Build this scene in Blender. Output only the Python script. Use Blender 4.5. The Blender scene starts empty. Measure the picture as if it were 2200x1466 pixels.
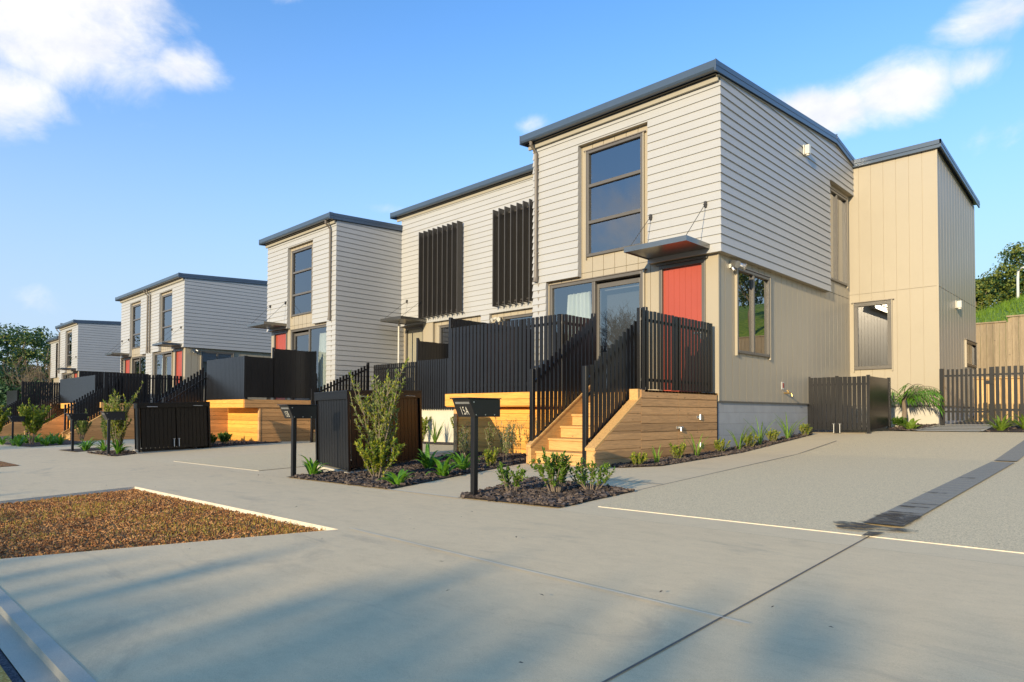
import bpy, math, random
from mathutils import Vector, Matrix
R = math.radians
SC = bpy.context.scene
COL = SC.collection
RND = random.Random(7)

# ------------------------------------------------------------------ helpers
def tag(o, label=None, cat=None, group=None, kind=None):
    if label: o['label'] = label
    if cat: o['category'] = cat
    if group: o['group'] = group
    if kind: o['kind'] = kind
    return o

def thing(name, loc, label, cat, group=None, rz=0.0):
    o = bpy.data.objects.new(name, None)
    o.empty_display_size = .2
    o.location = loc
    o.rotation_euler = (0, 0, rz)
    COL.objects.link(o)
    return tag(o, label, cat, group)

def origin_of(parent):
    v = Vector((0, 0, 0))
    p = parent
    while p is not None:
        v += p.location
        p = p.parent
    return v

class MB:
    """collects faces in world (or local) coordinates, builds ONE mesh object"""
    def __init__(s):
        s.v = []; s.f = []; s.m = []
    def face(s, pts, m=0):
        n = len(s.v)
        s.v.extend([tuple(p) for p in pts])
        s.f.append(tuple(range(n, n + len(pts)))); s.m.append(m)
    def box(s, x0, x1, y0, y1, z0, z1, m=0):
        s.hexa([(x0,y0,z0),(x1,y0,z0),(x1,y1,z0),(x0,y1,z0),(x0,y0,z1),(x1,y0,z1),(x1,y1,z1),(x0,y1,z1)], m)
    def hexa(s, p, m=0):
        n = len(s.v); s.v.extend([tuple(q) for q in p])
        for f in ((0,3,2,1),(4,5,6,7),(0,1,5,4),(1,2,6,5),(2,3,7,6),(3,0,4,7)):
            s.f.append(tuple(n + i for i in f)); s.m.append(m)
    def prism(s, poly, axis, a, b, m=0):
        """poly in the two other axes (order x,y,z without axis), extruded a..b"""
        def P(q, t):
            if axis == 'x': return (t, q[0], q[1])
            if axis == 'y': return (q[0], t, q[1])
            return (q[0], q[1], t)
        k = len(poly); n = len(s.v)
        s.v.extend([P(q, a) for q in poly] + [P(q, b) for q in poly])
        s.f.append(tuple(range(n + k - 1, n - 1, -1))); s.m.append(m)
        s.f.append(tuple(range(n + k, n + 2 * k))); s.m.append(m)
        for i in range(k):
            j = (i + 1) % k
            s.f.append((n + i, n + j, n + k + j, n + k + i)); s.m.append(m)
    def tube(s, pts, r, seg=8, m=0, r1=None, cap=True):
        pts = [Vector(p) for p in pts]; K = len(pts); n0 = len(s.v)
        for i, p in enumerate(pts):
            d = (pts[min(i + 1, K - 1)] - pts[max(i - 1, 0)]).normalized()
            a = Vector((0, 0, 1)) if abs(d.z) < .9 else Vector((1, 0, 0))
            e1 = d.cross(a).normalized(); e2 = d.cross(e1)
            rr = r if r1 is None else r + (r1 - r) * i / max(K - 1, 1)
            for k in range(seg):
                t = 2 * math.pi * k / seg
                s.v.append(tuple(p + e1 * math.cos(t) * rr + e2 * math.sin(t) * rr))
        for i in range(K - 1):
            for k in range(seg):
                a = n0 + i * seg + k; b = n0 + i * seg + (k + 1) % seg
                s.f.append((a, b, b + seg, a + seg)); s.m.append(m)
        if cap:
            s.f.append(tuple(n0 + k for k in range(seg - 1, -1, -1))); s.m.append(m)
            s.f.append(tuple(n0 + (K - 1) * seg + k for k in range(seg))); s.m.append(m)
    def obar(s, a, b, w, h, up=(0, 0, 1), m=0):
        """bar from a to b, width w (sideways) and height h"""
        a = Vector(a); b = Vector(b); d = (b - a).normalized(); up = Vector(up)
        side = d.cross(up).normalized(); u = side.cross(d)
        p = []
        for q in (a, b):
            for sx, sz in ((-1,-1),(1,-1),(1,1),(-1,1)):
                p.append(q + side * sx * w / 2 + u * sz * h / 2)
        n = len(s.v); s.v.extend([tuple(q) for q in p])
        for f in ((3,2,1,0),(4,5,6,7),(0,1,5,4),(1,2,6,5),(2,3,7,6),(3,0,4,7)):
            s.f.append(tuple(n + i for i in f)); s.m.append(m)
    def lathe(s, prof, c, seg=16, m=0):
        n0 = len(s.v)
        for r, z in prof:
            for k in range(seg):
                t = 2 * math.pi * k / seg
                s.v.append((c[0] + r * math.cos(t), c[1] + r * math.sin(t), c[2] + z))
        for i in range(len(prof) - 1):
            for k in range(seg):
                a = n0 + i * seg + k; b = n0 + i * seg + (k + 1) % seg
                s.f.append((a, b, b + seg, a + seg)); s.m.append(m)
        s.f.append(tuple(n0 + k for k in range(seg - 1, -1, -1))); s.m.append(m)
        s.f.append(tuple(n0 + (len(prof) - 1) * seg + k for k in range(seg))); s.m.append(m)
    def build(s, name, mats, parent=None, bevel=0, smooth=False, local=False):
        me = bpy.data.meshes.new(name)
        v = s.v
        if parent is not None and not local:
            o = origin_of(parent)
            v = [(p[0] - o.x, p[1] - o.y, p[2] - o.z) for p in s.v]
        me.from_pydata(v, [], s.f)
        if not isinstance(mats, (list, tuple)): mats = [mats]
        for m in mats: me.materials.append(m)
        if len(mats) > 1: me.polygons.foreach_set('material_index', s.m)
        if smooth: me.polygons.foreach_set('use_smooth', [True] * len(s.f))
        me.update()
        ob = bpy.data.objects.new(name, me)
        COL.objects.link(ob)
        if parent is not None: ob.parent = parent
        if bevel:
            bv = ob.modifiers.new('bevel', 'BEVEL'); bv.width = bevel; bv.segments = 2; bv.limit_method = 'ANGLE'
        return ob

def children(o): return [c for c in bpy.data.objects if c.parent == o]
def copy_tree(o, parent=None):
    c = o.copy(); COL.objects.link(c)
    if parent is not None: c.parent = parent
    for ch in children(o): copy_tree(ch, c)
    return c

# ------------------------------------------------------------------ materials
def nodes(name):
    m = bpy.data.materials.new(name); m.use_nodes = True
    nt = m.node_tree; nt.nodes.clear()
    out = nt.nodes.new('ShaderNodeOutputMaterial')
    return m, nt, out
def N(nt, t, **k):
    n = nt.nodes.new(t)
    for a, b in k.items():
        if a.startswith('i_'):
            key = a[2:].replace('_', ' ')
            n.inputs[int(key) if key.isdigit() else key].default_value = b
        else: setattr(n, a, b)
    return n
def L(nt, a, b): nt.links.new(a, b)
def pos(nt, scale=(1, 1, 1), obj=False):
    mp = N(nt, 'ShaderNodeMapping'); mp.inputs['Scale'].default_value = scale
    if obj:
        L(nt, N(nt, 'ShaderNodeTexCoord').outputs['Object'], mp.inputs['Vector'])
    else:
        L(nt, N(nt, 'ShaderNodeNewGeometry').outputs['Position'], mp.inputs['Vector'])
    return mp.outputs['Vector']
def noise(nt, vec, scale, detail=4, rough=.55, dist=0.0):
    n = N(nt, 'ShaderNodeTexNoise'); n.inputs['Scale'].default_value = scale
    n.inputs['Detail'].default_value = detail; n.inputs['Roughness'].default_value = rough
    n.inputs['Distortion'].default_value = dist
    L(nt, vec, n.inputs['Vector']); return n.outputs['Fac']
def ramp(nt, fac, stops):
    r = N(nt, 'ShaderNodeValToRGB'); e = r.color_ramp.elements
    while len(e) < len(stops): e.new(.5)
    for i, (p, c) in enumerate(stops):
        e[i].position = p; e[i].color = (*c, 1) if len(c) == 3 else c
    L(nt, fac, r.inputs['Fac']); return r.outputs['Color']
def mix(nt, fac, a, b, mode='MIX'):
    m = N(nt, 'ShaderNodeMix', data_type='RGBA', blend_type=mode)
    for sock, val in ((m.inputs[0], fac), (m.inputs[6], a), (m.inputs[7], b)):
        if hasattr(val, 'is_linked'): L(nt, val, sock)
        elif isinstance(val, (int, float)): sock.default_value = val
        else: sock.default_value = (*val, 1)
    return m.outputs[2]
def bump(nt, h, strength=.3, dist=.01):
    b = N(nt, 'ShaderNodeBump'); b.inputs['Strength'].default_value = strength; b.inputs['Distance'].default_value = dist
    L(nt, h, b.inputs['Height']); return b.outputs['Normal']
def c3(c, k): return tuple(min(1, x * k) for x in c)

def paint(name, base, rough=.5, var=.06, scale=1.5, metallic=0.0, bumpy=.05, spec=.5, coat=0.0, bscale=60, dirt=0.0):
    m, nt, out = nodes(name)
    p = N(nt, 'ShaderNodeBsdfPrincipled')
    v = pos(nt)
    f = noise(nt, v, scale, 5)
    col = ramp(nt, f, [(.3, c3(base, 1 - var)), (.7, c3(base, 1 + var))])
    if dirt:
        d = noise(nt, pos(nt, (1, 1, .35)), 5, 6, .65)
        col = mix(nt, ramp(nt, d, [(.55, (0, 0, 0)), (.8, (dirt, dirt, dirt))]), col, c3(base, .6))
    L(nt, col, p.inputs['Base Color'])
    p.inputs['Roughness'].default_value = rough; p.inputs['Metallic'].default_value = metallic
    p.inputs['Specular IOR Level'].default_value = spec
    p.inputs['Coat Weight'].default_value = coat
    if bumpy: L(nt, bump(nt, noise(nt, v, bscale, 3), bumpy, .004), p.inputs['Normal'])
    L(nt, p.outputs[0], out.inputs[0]); return m

def timber(name, base, axis='x', board=.125, z0=0.0, dark=.55, rough=.65):
    """sawn stained boards; axis is the grain direction; colour differs board by board"""
    m, nt, out = nodes(name)
    p = N(nt, 'ShaderNodeBsdfPrincipled')
    sc = {'x': (1.2, 22, 22), 'y': (22, 1.2, 22), 'z': (22, 22, 1.2)}[axis]
    g1 = noise(nt, pos(nt, sc), 1.6, 6, .6, 1.3)
    g2 = noise(nt, pos(nt, tuple(s * 3 for s in sc)), 2.2, 3, .6)
    sx = N(nt, 'ShaderNodeSeparateXYZ'); L(nt, pos(nt), sx.inputs[0])
    dv = N(nt, 'ShaderNodeMath', operation='SUBTRACT'); dv.inputs[1].default_value = z0
    L(nt, sx.outputs['Z'] if axis != 'z' else sx.outputs['X'], dv.inputs[0])
    dd = N(nt, 'ShaderNodeMath', operation='DIVIDE'); dd.inputs[1].default_value = board; L(nt, dv.outputs[0], dd.inputs[0])
    fl = N(nt, 'ShaderNodeMath', operation='FLOOR'); L(nt, dd.outputs[0], fl.inputs[0])
    wn = N(nt, 'ShaderNodeTexWhiteNoise', noise_dimensions='1D'); L(nt, fl.outputs[0], wn.inputs['W'])
    col = ramp(nt, g1, [(.25, c3(base, dark)), (.48, c3(base, .95)), (.62, c3(base, 1.12)), (.8, c3(base, .8))])
    col = mix(nt, .25, col, ramp(nt, g2, [(.35, c3(base, .5)), (.65, c3(base, 1.25))]))
    hs = N(nt, 'ShaderNodeHueSaturation')
    mr = N(nt, 'ShaderNodeMapRange'); mr.inputs['To Min'].default_value = .8; mr.inputs['To Max'].default_value = 1.18
    L(nt, wn.outputs['Value'], mr.inputs['Value']); L(nt, mr.outputs[0], hs.inputs['Value']); L(nt, col, hs.inputs['Color'])
    kn = noise(nt, pos(nt, (1, 1, 2.2)), 9, 1, .4)
    col = mix(nt, ramp(nt, kn, [(.72, (0, 0, 0)), (.79, (.8, .8, .8))]), hs.outputs[0], c3(base, .38))
    L(nt, col, p.inputs['Base Color']); p.inputs['Roughness'].default_value = rough
    L(nt, bump(nt, g2, .25, .004), p.inputs['Normal'])
    L(nt, p.outputs[0], out.inputs[0]); return m

def concrete(name, base, speck=0.0, blotch=.12, rough=.8, stain=.0, spscale=220):
    m, nt, out = nodes(name)
    p = N(nt, 'ShaderNodeBsdfPrincipled')
    v = pos(nt)
    big = noise(nt, v, .35, 5, .6, .4); mid = noise(nt, pos(nt, (1.0, 2.6, 1)), 1.7, 6, .68, .7); fine = noise(nt, v, 90, 3, .7)
    col = ramp(nt, big, [(.3, c3(base, 1 - blotch)), (.7, c3(base, 1 + blotch))])
    col = mix(nt, .45, col, ramp(nt, mid, [(.28, c3(base, 1 - blotch * 2.4)), (.5, base), (.72, c3(base, 1 + blotch))]))
    col = mix(nt, .3, col, ramp(nt, fine, [(.3, c3(base, .72)), (.7, c3(base, 1.22))]))
    cl = noise(nt, pos(nt, (1, 1.8, 1)), 7, 6, .72, .5)
    col = mix(nt, .4, col, ramp(nt, cl, [(.3, c3(base, 1 - blotch * 1.5)), (.5, base), (.7, c3(base, 1 + blotch * .9))]))
    gr_ = noise(nt, v, 330, 2, .8)
    col = mix(nt, .28, col, ramp(nt, gr_, [(.34, c3(base, .45)), (.5, base), (.68, c3(base, 1.35))]))
    if stain:
        st = noise(nt, pos(nt, (.8, 1.9, 1)), .8, 7, .7, 1.2)
        col = mix(nt, ramp(nt, st, [(.56, (0, 0, 0)), (.74, (stain,) * 3)]), col, (base[0] * .52, base[1] * .56, base[2] * .64))
    if speck:
        vo = N(nt, 'ShaderNodeTexVoronoi'); vo.inputs['Scale'].default_value = spscale; L(nt, v, vo.inputs['Vector'])
        sp = ramp(nt, vo.outputs['Color'], [(.25, c3(base, 1 - speck)), (.5, base), (.85, c3(base, 1 + speck * .7))])
        col = mix(nt, .75, col, sp)
        h = vo.outputs['Distance']
    else: h = fine
    L(nt, col, p.inputs['Base Color']); p.inputs['Roughness'].default_value = rough
    p.inputs['Specular IOR Level'].default_value = .35
    L(nt, bump(nt, h, .22 if not speck else .35, .004), p.inputs['Normal'])
    L(nt, p.outputs[0], out.inputs[0]); return m

def granular(name, stops, scale=60, rough=.95, bscale=45, bst=.9, bdist=.02, big=None):
    m, nt, out = nodes(name)
    p = N(nt, 'ShaderNodeBsdfPrincipled'); v = pos(nt)
    vo = N(nt, 'ShaderNodeTexVoronoi'); vo.inputs['Scale'].default_value = scale; L(nt, v, vo.inputs['Vector'])
    sp = N(nt, 'ShaderNodeSeparateColor'); L(nt, vo.outputs['Color'], sp.inputs[0])
    col = ramp(nt, sp.outputs[0], stops)
    if big:
        col = mix(nt, ramp(nt, noise(nt, v, 1.3, 5, .6), [(.5, (0, 0, 0)), (.66, (.7, .7, .7))]), col, big)
    L(nt, col, p.inputs['Base Color']); p.inputs['Roughness'].default_value = rough
    L(nt, bump(nt, noise(nt, v, bscale, 4, .7), bst, bdist), p.inputs['Normal'])
    L(nt, p.outputs[0], out.inputs[0]); return m

def leafmat(name, a, b, trans=.35, rough=.5, scale=3.0, obj=True):
    m, nt, out = nodes(name)
    p = N(nt, 'ShaderNodeBsdfPrincipled'); t = N(nt, 'ShaderNodeBsdfTranslucent')
    v = pos(nt, obj=obj)
    f = noise(nt, v, scale, 2, .6); f2 = noise(nt, v, scale * 9, 1, .5)
    col = mix(nt, f2, ramp(nt, f, [(.3, a), (.7, b)]), mix(nt, .5, a, b))
    col = mix(nt, .35, col, ramp(nt, f2, [(.35, c3(a, .7)), (.65, c3(b, 1.25))]))
    L(nt, col, p.inputs['Base Color']); p.inputs['Roughness'].default_value = rough
    L(nt, col, t.inputs['Color'])
    ms = N(nt, 'ShaderNodeMixShader'); ms.inputs[0].default_value = trans
    L(nt, p.outputs[0], ms.inputs[1]); L(nt, t.outputs[0], ms.inputs[2]); L(nt, ms.outputs[0], out.inputs[0]); return m

def glassmat(name, f0=.1, tint=(.75, .8, .82), rough=.005):
    m, nt, out = nodes(name)
    tr = N(nt, 'ShaderNodeBsdfTransparent'); tr.inputs[0].default_value = (*tint, 1)
    gl = N(nt, 'ShaderNodeBsdfGlossy'); gl.inputs['Roughness'].default_value = rough; gl.inputs[0].default_value = (1, 1, 1, 1)
    L(nt, bump(nt, noise(nt, pos(nt), .9, 2), .012, .02), gl.inputs['Normal'])
    lw = N(nt, 'ShaderNodeLayerWeight'); lw.inputs['Blend'].default_value = .5
    pw = N(nt, 'ShaderNodeMath', operation='POWER'); pw.inputs[1].default_value = 5.0; L(nt, lw.outputs['Facing'], pw.inputs[0])
    mr = N(nt, 'ShaderNodeMapRange'); mr.inputs['To Min'].default_value = f0; mr.inputs['To Max'].default_value = 1.0; L(nt, pw.outputs[0], mr.inputs['Value'])
    ms = N(nt, 'ShaderNodeMixShader'); L(nt, mr.outputs[0], ms.inputs[0]); L(nt, tr.outputs[0], ms.inputs[1]); L(nt, gl.outputs[0], ms.inputs[2])
    L(nt, ms.outputs[0], out.inputs[0]); return m

def blockwork(name, base):
    m, nt, out = nodes(name)
    p = N(nt, 'ShaderNodeBsdfPrincipled')
    g = N(nt, 'ShaderNodeNewGeometry'); sx = N(nt, 'ShaderNodeSeparateXYZ'); L(nt, g.outputs['Position'], sx.inputs[0])
    cb = N(nt, 'ShaderNodeCombineXYZ'); ad = N(nt, 'ShaderNodeMath', operation='ADD')
    L(nt, sx.outputs['X'], ad.inputs[0]); L(nt, sx.outputs['Y'], ad.inputs[1]); L(nt, ad.outputs[0], cb.inputs[0]); L(nt, sx.outputs['Z'], cb.inputs[1])
    br = N(nt, 'ShaderNodeTexBrick'); br.inputs['Scale'].default_value = 1.0
    br.inputs['Brick Width'].default_value = .4; br.inputs['Row Height'].default_value = .2
    br.inputs['Mortar Size'].default_value = .006; br.inputs['Mortar Smooth'].default_value = .3
    br.inputs['Color1'].default_value = (*base, 1); br.inputs['Color2'].default_value = (*c3(base, .9), 1); br.inputs['Mortar'].default_value = (*c3(base, .75), 1)
    L(nt, cb.outputs[0], br.inputs['Vector'])
    col = mix(nt, .3, br.outputs['Color'], ramp(nt, noise(nt, pos(nt), 6, 6, .6), [(.3, c3(base, .8)), (.7, c3(base, 1.15))]))
    L(nt, col, p.inputs['Base Color']); p.inputs['Roughness'].default_value = .75
    iv = N(nt, 'ShaderNodeMath', operation='SUBTRACT'); iv.inputs[0].default_value = 1.0; L(nt, br.outputs['Fac'], iv.inputs[1])
    L(nt, bump(nt, iv.outputs[0], .5, .006), p.inputs['Normal'])
    L(nt, p.outputs[0], out.inputs[0]); return m

M = {}
M['board'] = paint('weatherboard paint', (.41, .41, .395), .42, .025, 1.2, bumpy=.03, dirt=.12)
M['beige'] = paint('beige panel paint', (.38, .33, .24), .42, .03, .8, bumpy=.03, dirt=.1)
M['metal'] = paint('slate roof metal', (.055, .085, .13), .32, .06, 2, bumpy=.02, spec=.6)
M['soffit'] = paint('soffit paint', (.34, .315, .25), .6, .04, 2)
M['frame'] = paint('grey window joinery', (.115, .105, .09), .38, .05, 3, bumpy=.03)
M['pipe'] = paint('bronze downpipe', (.17, .145, .115), .35, .05, 3, bumpy=.0)
M['black'] = paint('black fence paint', (.012, .012, .013), .30, .12, 3, bumpy=.02, spec=.42)
M['matt'] = paint('matt black bin store paint', (.009, .009, .0095), .42, .12, 3, bumpy=.03, spec=.22)
M['fin'] = paint('bronze screen fins', (.045, .041, .037), .4, .06, 3)
M['red'] = paint('red door paint', (.38, .068, .04), .4, .04, 2, bumpy=.02)
M['redcore'] = paint('grey green door paint', (.30, .28, .21), .45, .04, 2)
M['zinc'] = paint('folded zinc canopy', (.24, .235, .22), .28, .08, 2, metallic=.9, bumpy=.02)
M['steel'] = paint('galvanised steel', (.55, .55, .53), .35, .1, 30, metallic=.9, bumpy=.05)
M['white'] = paint('white plastic', (.62, .60, .52), .4, .03, 2)
M['brass'] = paint('brass', (.62, .42, .16), .3, .05, 9, metallic=.9)
M['glass'] = glassmat('window glass', .22, (.62, .66, .68))
M['sglass'] = glassmat('side window glass', .30, (.4, .43, .45))
M['room'] = paint('room lining', (.12, .12, .125), .9, .05, .5)
M['curtain'] = paint('sheer curtain', (.86, .88, .78), .9, .03, 3)
M['timber'] = timber('sun toned stained pine boards', (.80, .385, .07), 'x')  # front boards: sunlight put into the colour, brighter and more orange
M['timbery'] = timber('shade toned stained pine side boards', (.56, .305, .12), 'y')  # same timber on the sides, their shade put into a browner colour
M['deckwood'] = timber('stained pine treads', (.60, .35, .12), 'x', 5)
M['stringer'] = timber('stained pine stringer', (.58, .34, .12), 'y', 5)
M['fencewood'] = timber('weathered fence boards', (.30, .235, .15), 'z', .15, dark=.7, rough=.85)
M['newwood'] = timber('new pine boards', (.58, .37, .15), 'z', .14)
M['foot'] = concrete('footpath concrete', (.71, .56, .335), 0, .17, .75, stain=.62)
M['path'] = concrete('broomed path concrete', (.71, .57, .35), 0, .14, .78, stain=.35)
M['aggr'] = concrete('exposed aggregate concrete', (.71, .575, .345), .33, .07, .85, spscale=170)
M['aggr2'] = concrete('grey exposed aggregate concrete', (.36, .345, .29), .35, .07, .85, spscale=150)
M['kerb'] = concrete('kerb concrete', (.50, .46, .36), 0, .1, .8, stain=.15)
M['wet'] = concrete('slate channel pavers', (.31, .285, .225), .2, .2, .85, stain=.5)
M['wetter'] = paint('damp concrete', (.075, .065, .05), .55, .3, 9, spec=.12)
_m = M['wetter']; _nt = _m.node_tree; _o = [n for n in _nt.nodes if n.type == 'OUTPUT_MATERIAL'][0]; _p = [n for n in _nt.nodes if n.type == 'BSDF_PRINCIPLED'][0]
_t = N(_nt, 'ShaderNodeBsdfTransparent'); _x = N(_nt, 'ShaderNodeMixShader')
L(_nt, ramp(_nt, noise(_nt, pos(_nt, (1, 1.6, 1)), 11, 6, .7, .6), [(.40, (1, 1, 1)), (.60, (.15, .15, .15))]), _x.inputs[0]); L(_nt, _t.outputs[0], _x.inputs[1]); L(_nt, _p.outputs[0], _x.inputs[2]); L(_nt, _x.outputs[0], _o.inputs[0])
M['joint'] = paint('dark joint', (.14, .125, .10), .9, .2, 9)  # thin dark lines of the slab joints
M['paleline'] = paint('pale slab edge', (.66, .60, .47), .85, .1, 9)
M['asphalt'] = granular('asphalt', [(.1, (.03, .035, .045)), (.6, (.06, .065, .08)), (.95, (.13, .13, .14))], 160, .9, 90, .6, .01)
M['yellow'] = granular('worn yellow road paint', [(.1, (.45, .25, .04)), (.6, (.6, .36, .07)), (.95, (.7, .5, .16))], 160, .9, 90, .5, .008)
M['mulch'] = granular('bark mulch', [(.05, (.018, .013, .011)), (.5, (.05, .036, .030)), (.9, (.11, .082, .066))], 70, .95, 60, 1.0, .03)
M['chip'] = granular('bark chips', [(.05, (.022, .016, .013)), (.5, (.065, .047, .038)), (.95, (.15, .115, .09))], 30, .95, 60, .3, .01)
M['soil'] = granular('clay soil', [(.05, (.13, .048, .012)), (.5, (.29, .12, .032)), (.92, (.44, .22, .07))], 55, .95, 40, 1.0, .03, big=(.25, .17, .04))
M['clod'] = granular('soil clods', [(.05, (.17, .065, .018)), (.5, (.34, .145, .042)), (.95, (.52, .28, .11))], 25, .95, 60, .4, .01)
M['ground'] = granular('bare ground', [(.05, (.10, .08, .05)), (.5, (.16, .13, .08)), (.95, (.22, .19, .12))], 20, .95, 30, .6, .03, big=(.08, .12, .03))
M['bank'] = granular('grass bank', [(.05, (.10, .20, .012)), (.5, (.17, .29, .02)), (.95, (.28, .36, .04))], 9, .9, 14, .8, .06)
M['block'] = blockwork('painted blockwork', (.33, .335, .33))
M['plaster'] = paint('cream plaster', (.56, .52, .40), .8, .05, 2, bumpy=.1)
M['plinth'] = paint('grey plinth render', (.52, .49, .41), .8, .05, 2, bumpy=.1)
M['rock'] = granular('rock', [(.1, (.2, .19, .16)), (.9, (.42, .40, .34))], 6, .9, 12, .5, .03)
M['bark'] = paint('tree bark', (.20, .155, .11), .9, .25, 7, bumpy=.6, bscale=25)
M['twig'] = paint('bare twigs', (.24, .18, .12), .9, .2, 5)
M['leafA'] = leafmat('bright shrub leaves', (.10, .20, .018), (.25, .34, .045))
M['leafB'] = leafmat('dark shrub leaves', (.05, .13, .012), (.13, .24, .03))
M['leafC'] = leafmat('olive shrub leaves', (.20, .24, .07), (.40, .42, .17))
M['leafD'] = leafmat('yellow green leaves', (.28, .32, .02), (.48, .46, .05))
M['blade'] = leafmat('flax blades', (.10, .22, .02), (.24, .36, .06), .3, .4)
M['lily'] = leafmat('lily leaves', (.06, .19, .012), (.16, .33, .03), .3, .35)
M['grass'] = leafmat('thin verge grass', (.36, .28, .03), (.55, .42, .06), .4, obj=False)
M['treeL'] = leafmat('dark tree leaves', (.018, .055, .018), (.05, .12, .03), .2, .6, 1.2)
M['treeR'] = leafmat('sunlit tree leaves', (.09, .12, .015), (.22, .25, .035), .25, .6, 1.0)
M['treeO'] = leafmat('rusty tree leaves', (.16, .09, .02), (.24, .15, .04), .25, .6, 1.0)
M['flower'] = leafmat('pale grass heads', (.40, .34, .20), (.55, .48, .30), .3)
M['twigleaf'] = leafmat('grey green twig leaves', (.18, .20, .08), (.32, .32, .15), .3)

# ------------------------------------------------------------------ terrain
def clampf(x, a, b): return max(a, min(b, x))
def gz(x, y):
    """ground level: the street falls to the left, the section rises behind the path"""
    z = .055 + .013 * clampf(x, -12, 30)
    if x < -12: z += .0165 * (max(x, -90) + 12)
    z += .0235 * (clampf(y, -30, 0) + 3.3)
    k = clampf((x + 4) / 3.0, 0, 1)
    if y > -2.5 and k < 1: z -= (1 - k) * .0235 * (min(y, 0) + 2.5)
    if y > 0: z += k * .056 * min(y, 9)
    if y > 9.5:
        z += clampf((y - 9.5) / 3, 0, 1) * .3
    if y > 13.5:
        t = y - 13.5
        hill = 7.8 * (1 - math.exp(-t / 9.0)) * clampf((x + 14) / 18, 0, 1)
        z += hill
    return z
GXS = [-420, -250, -160, -110, -90, -75] + [-60 + i for i in range(0, 48)] + [-12 + i for i in range(0, 29)] + [18, 21, 26, 34, 50, 90, 200, 420]
GYS = [-300, -160, -100, -70, -50, -40, -34, -28, -22, -18, -15, -13, -12, -11] + [-10.5, -10, -9.5, -9] + [-8 + i for i in range(0, 18)] + [9.5, 10, 11, 12, 12.8, 13.5, 14.2, 15, 16, 17.5, 19, 21, 24, 28, 34, 42, 55, 75, 110, 180, 300]
GYS = sorted(set(GYS))
def clip(poly, a, b, c):
    """keep a*u+b*v<=c"""
    o = []
    for i in range(len(poly)):
        p, q = poly[i], poly[(i + 1) % len(poly)]
        dp = a * p[0] + b * p[1] - c; dq = a * q[0] + b * q[1] - c
        if dp <= 1e-9: o.append(p)
        if (dp < -1e-9 and dq > 1e-9) or (dp > 1e-9 and dq < -1e-9):
            t = dp / (dp - dq); o.append((p[0] + (q[0] - p[0]) * t, p[1] + (q[1] - p[1]) * t))
    return o
def sheet(mb, poly, dz, m=0):
    xs0, xs1 = min(p[0] for p in poly), max(p[0] for p in poly)
    ys0, ys1 = min(p[1] for p in poly), max(p[1] for p in poly)
    for i in range(len(GXS) - 1):
        if GXS[i + 1] <= xs0 or GXS[i] >= xs1: continue
        c = clip(clip(poly, -1, 0, -GXS[i]), 1, 0, GXS[i + 1])
        if len(c) < 3: continue
        for j in range(len(GYS) - 1):
            if GYS[j + 1] <= ys0 or GYS[j] >= ys1: continue
            d = clip(clip(c, 0, -1, -GYS[j]), 0, 1, GYS[j + 1])
            if len(d) < 3: continue
            x0, x1, y0, y1 = GXS[i], GXS[i + 1], GYS[j], GYS[j + 1]
            def bz(p):
                s = (p[0] - x0) / (x1 - x0); t = (p[1] - y0) / (y1 - y0)
                return (gz(x0, y0) * (1 - s) + gz(x1, y0) * s) * (1 - t) + (gz(x0, y1) * (1 - s) + gz(x1, y1) * s) * t
            mb.face([(p[0], p[1], bz(p) + dz) for p in d], m)
def ccw(poly):
    a = sum(poly[i][0] * poly[(i + 1) % len(poly)][1] - poly[(i + 1) % len(poly)][0] * poly[i][1] for i in range(len(poly)))
    return poly if a > 0 else poly[::-1]
def ground_piece(name, polys, dz, mat, kind='structure', parent=None):
    mb = MB()
    for p in polys: sheet(mb, ccw(p), dz)
    o = mb.build(name, mat, parent)
    if parent is None: tag(o, kind=kind)
    return o
def strip(mb, a, b, w, dz, m=0):
    a = Vector((a[0], a[1])); b = Vector((b[0], b[1])); d = (b - a).normalized(); n = Vector((-d.y, d.x)) * w / 2
    sheet(mb, ccw([tuple(a - n), tuple(b - n), tuple(b + n), tuple(a + n)]), dz, m)

# ------------------------------------------------------------------ wall builders
PITCH, LIP, ZREF = .15, .020, 3.55
def clip_top(poly, tops):
    for a, b, c in tops: poly = clip(poly, a, b, c) if len(poly) >= 3 else poly
    return poly
def boards(mb, P, u0, u1, z0, z1, tops=(), e0=0, e1=0):
    k = math.floor((z0 - ZREF) / PITCH + 1e-6)
    while ZREF + k * PITCH < z1 - 1e-6:
        zb = ZREF + k * PITCH; zt = zb + PITCH; k += 1
        lo, hi = max(zb, z0), min(zt, z1)
        poly = clip_top([(u0, lo), (u1, lo), (u1, hi), (u0, hi)], tops)
        if len(poly) < 3: continue
        def W(u, z, f=None):
            off = .004 + LIP * (zt - z) / PITCH if f is None else f
            uu = u
            if abs(u - u0) < 1e-6: uu = u - e0 * off
            if abs(u - u1) < 1e-6: uu = u + e1 * off
            return P(uu, off, z)
        mb.face([W(u, z) for u, z in poly])
        us = [q[0] for q in poly if abs(q[1] - lo) < 1e-6]
        if len(us) >= 2:
            a, b = min(us), max(us)
            mb.face([W(a, lo), W(b, lo), W(b, lo, 0), W(a, lo, 0)])
        for u in (u0, u1):
            zs = [q[1] for q in poly if abs(q[0] - u) < 1e-6]
            if len(zs) >= 2:
                a, b = min(zs), max(zs)
                mb.face([P(u, 0, a), W(u, a), W(u, b), P(u, 0, b)])
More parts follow.
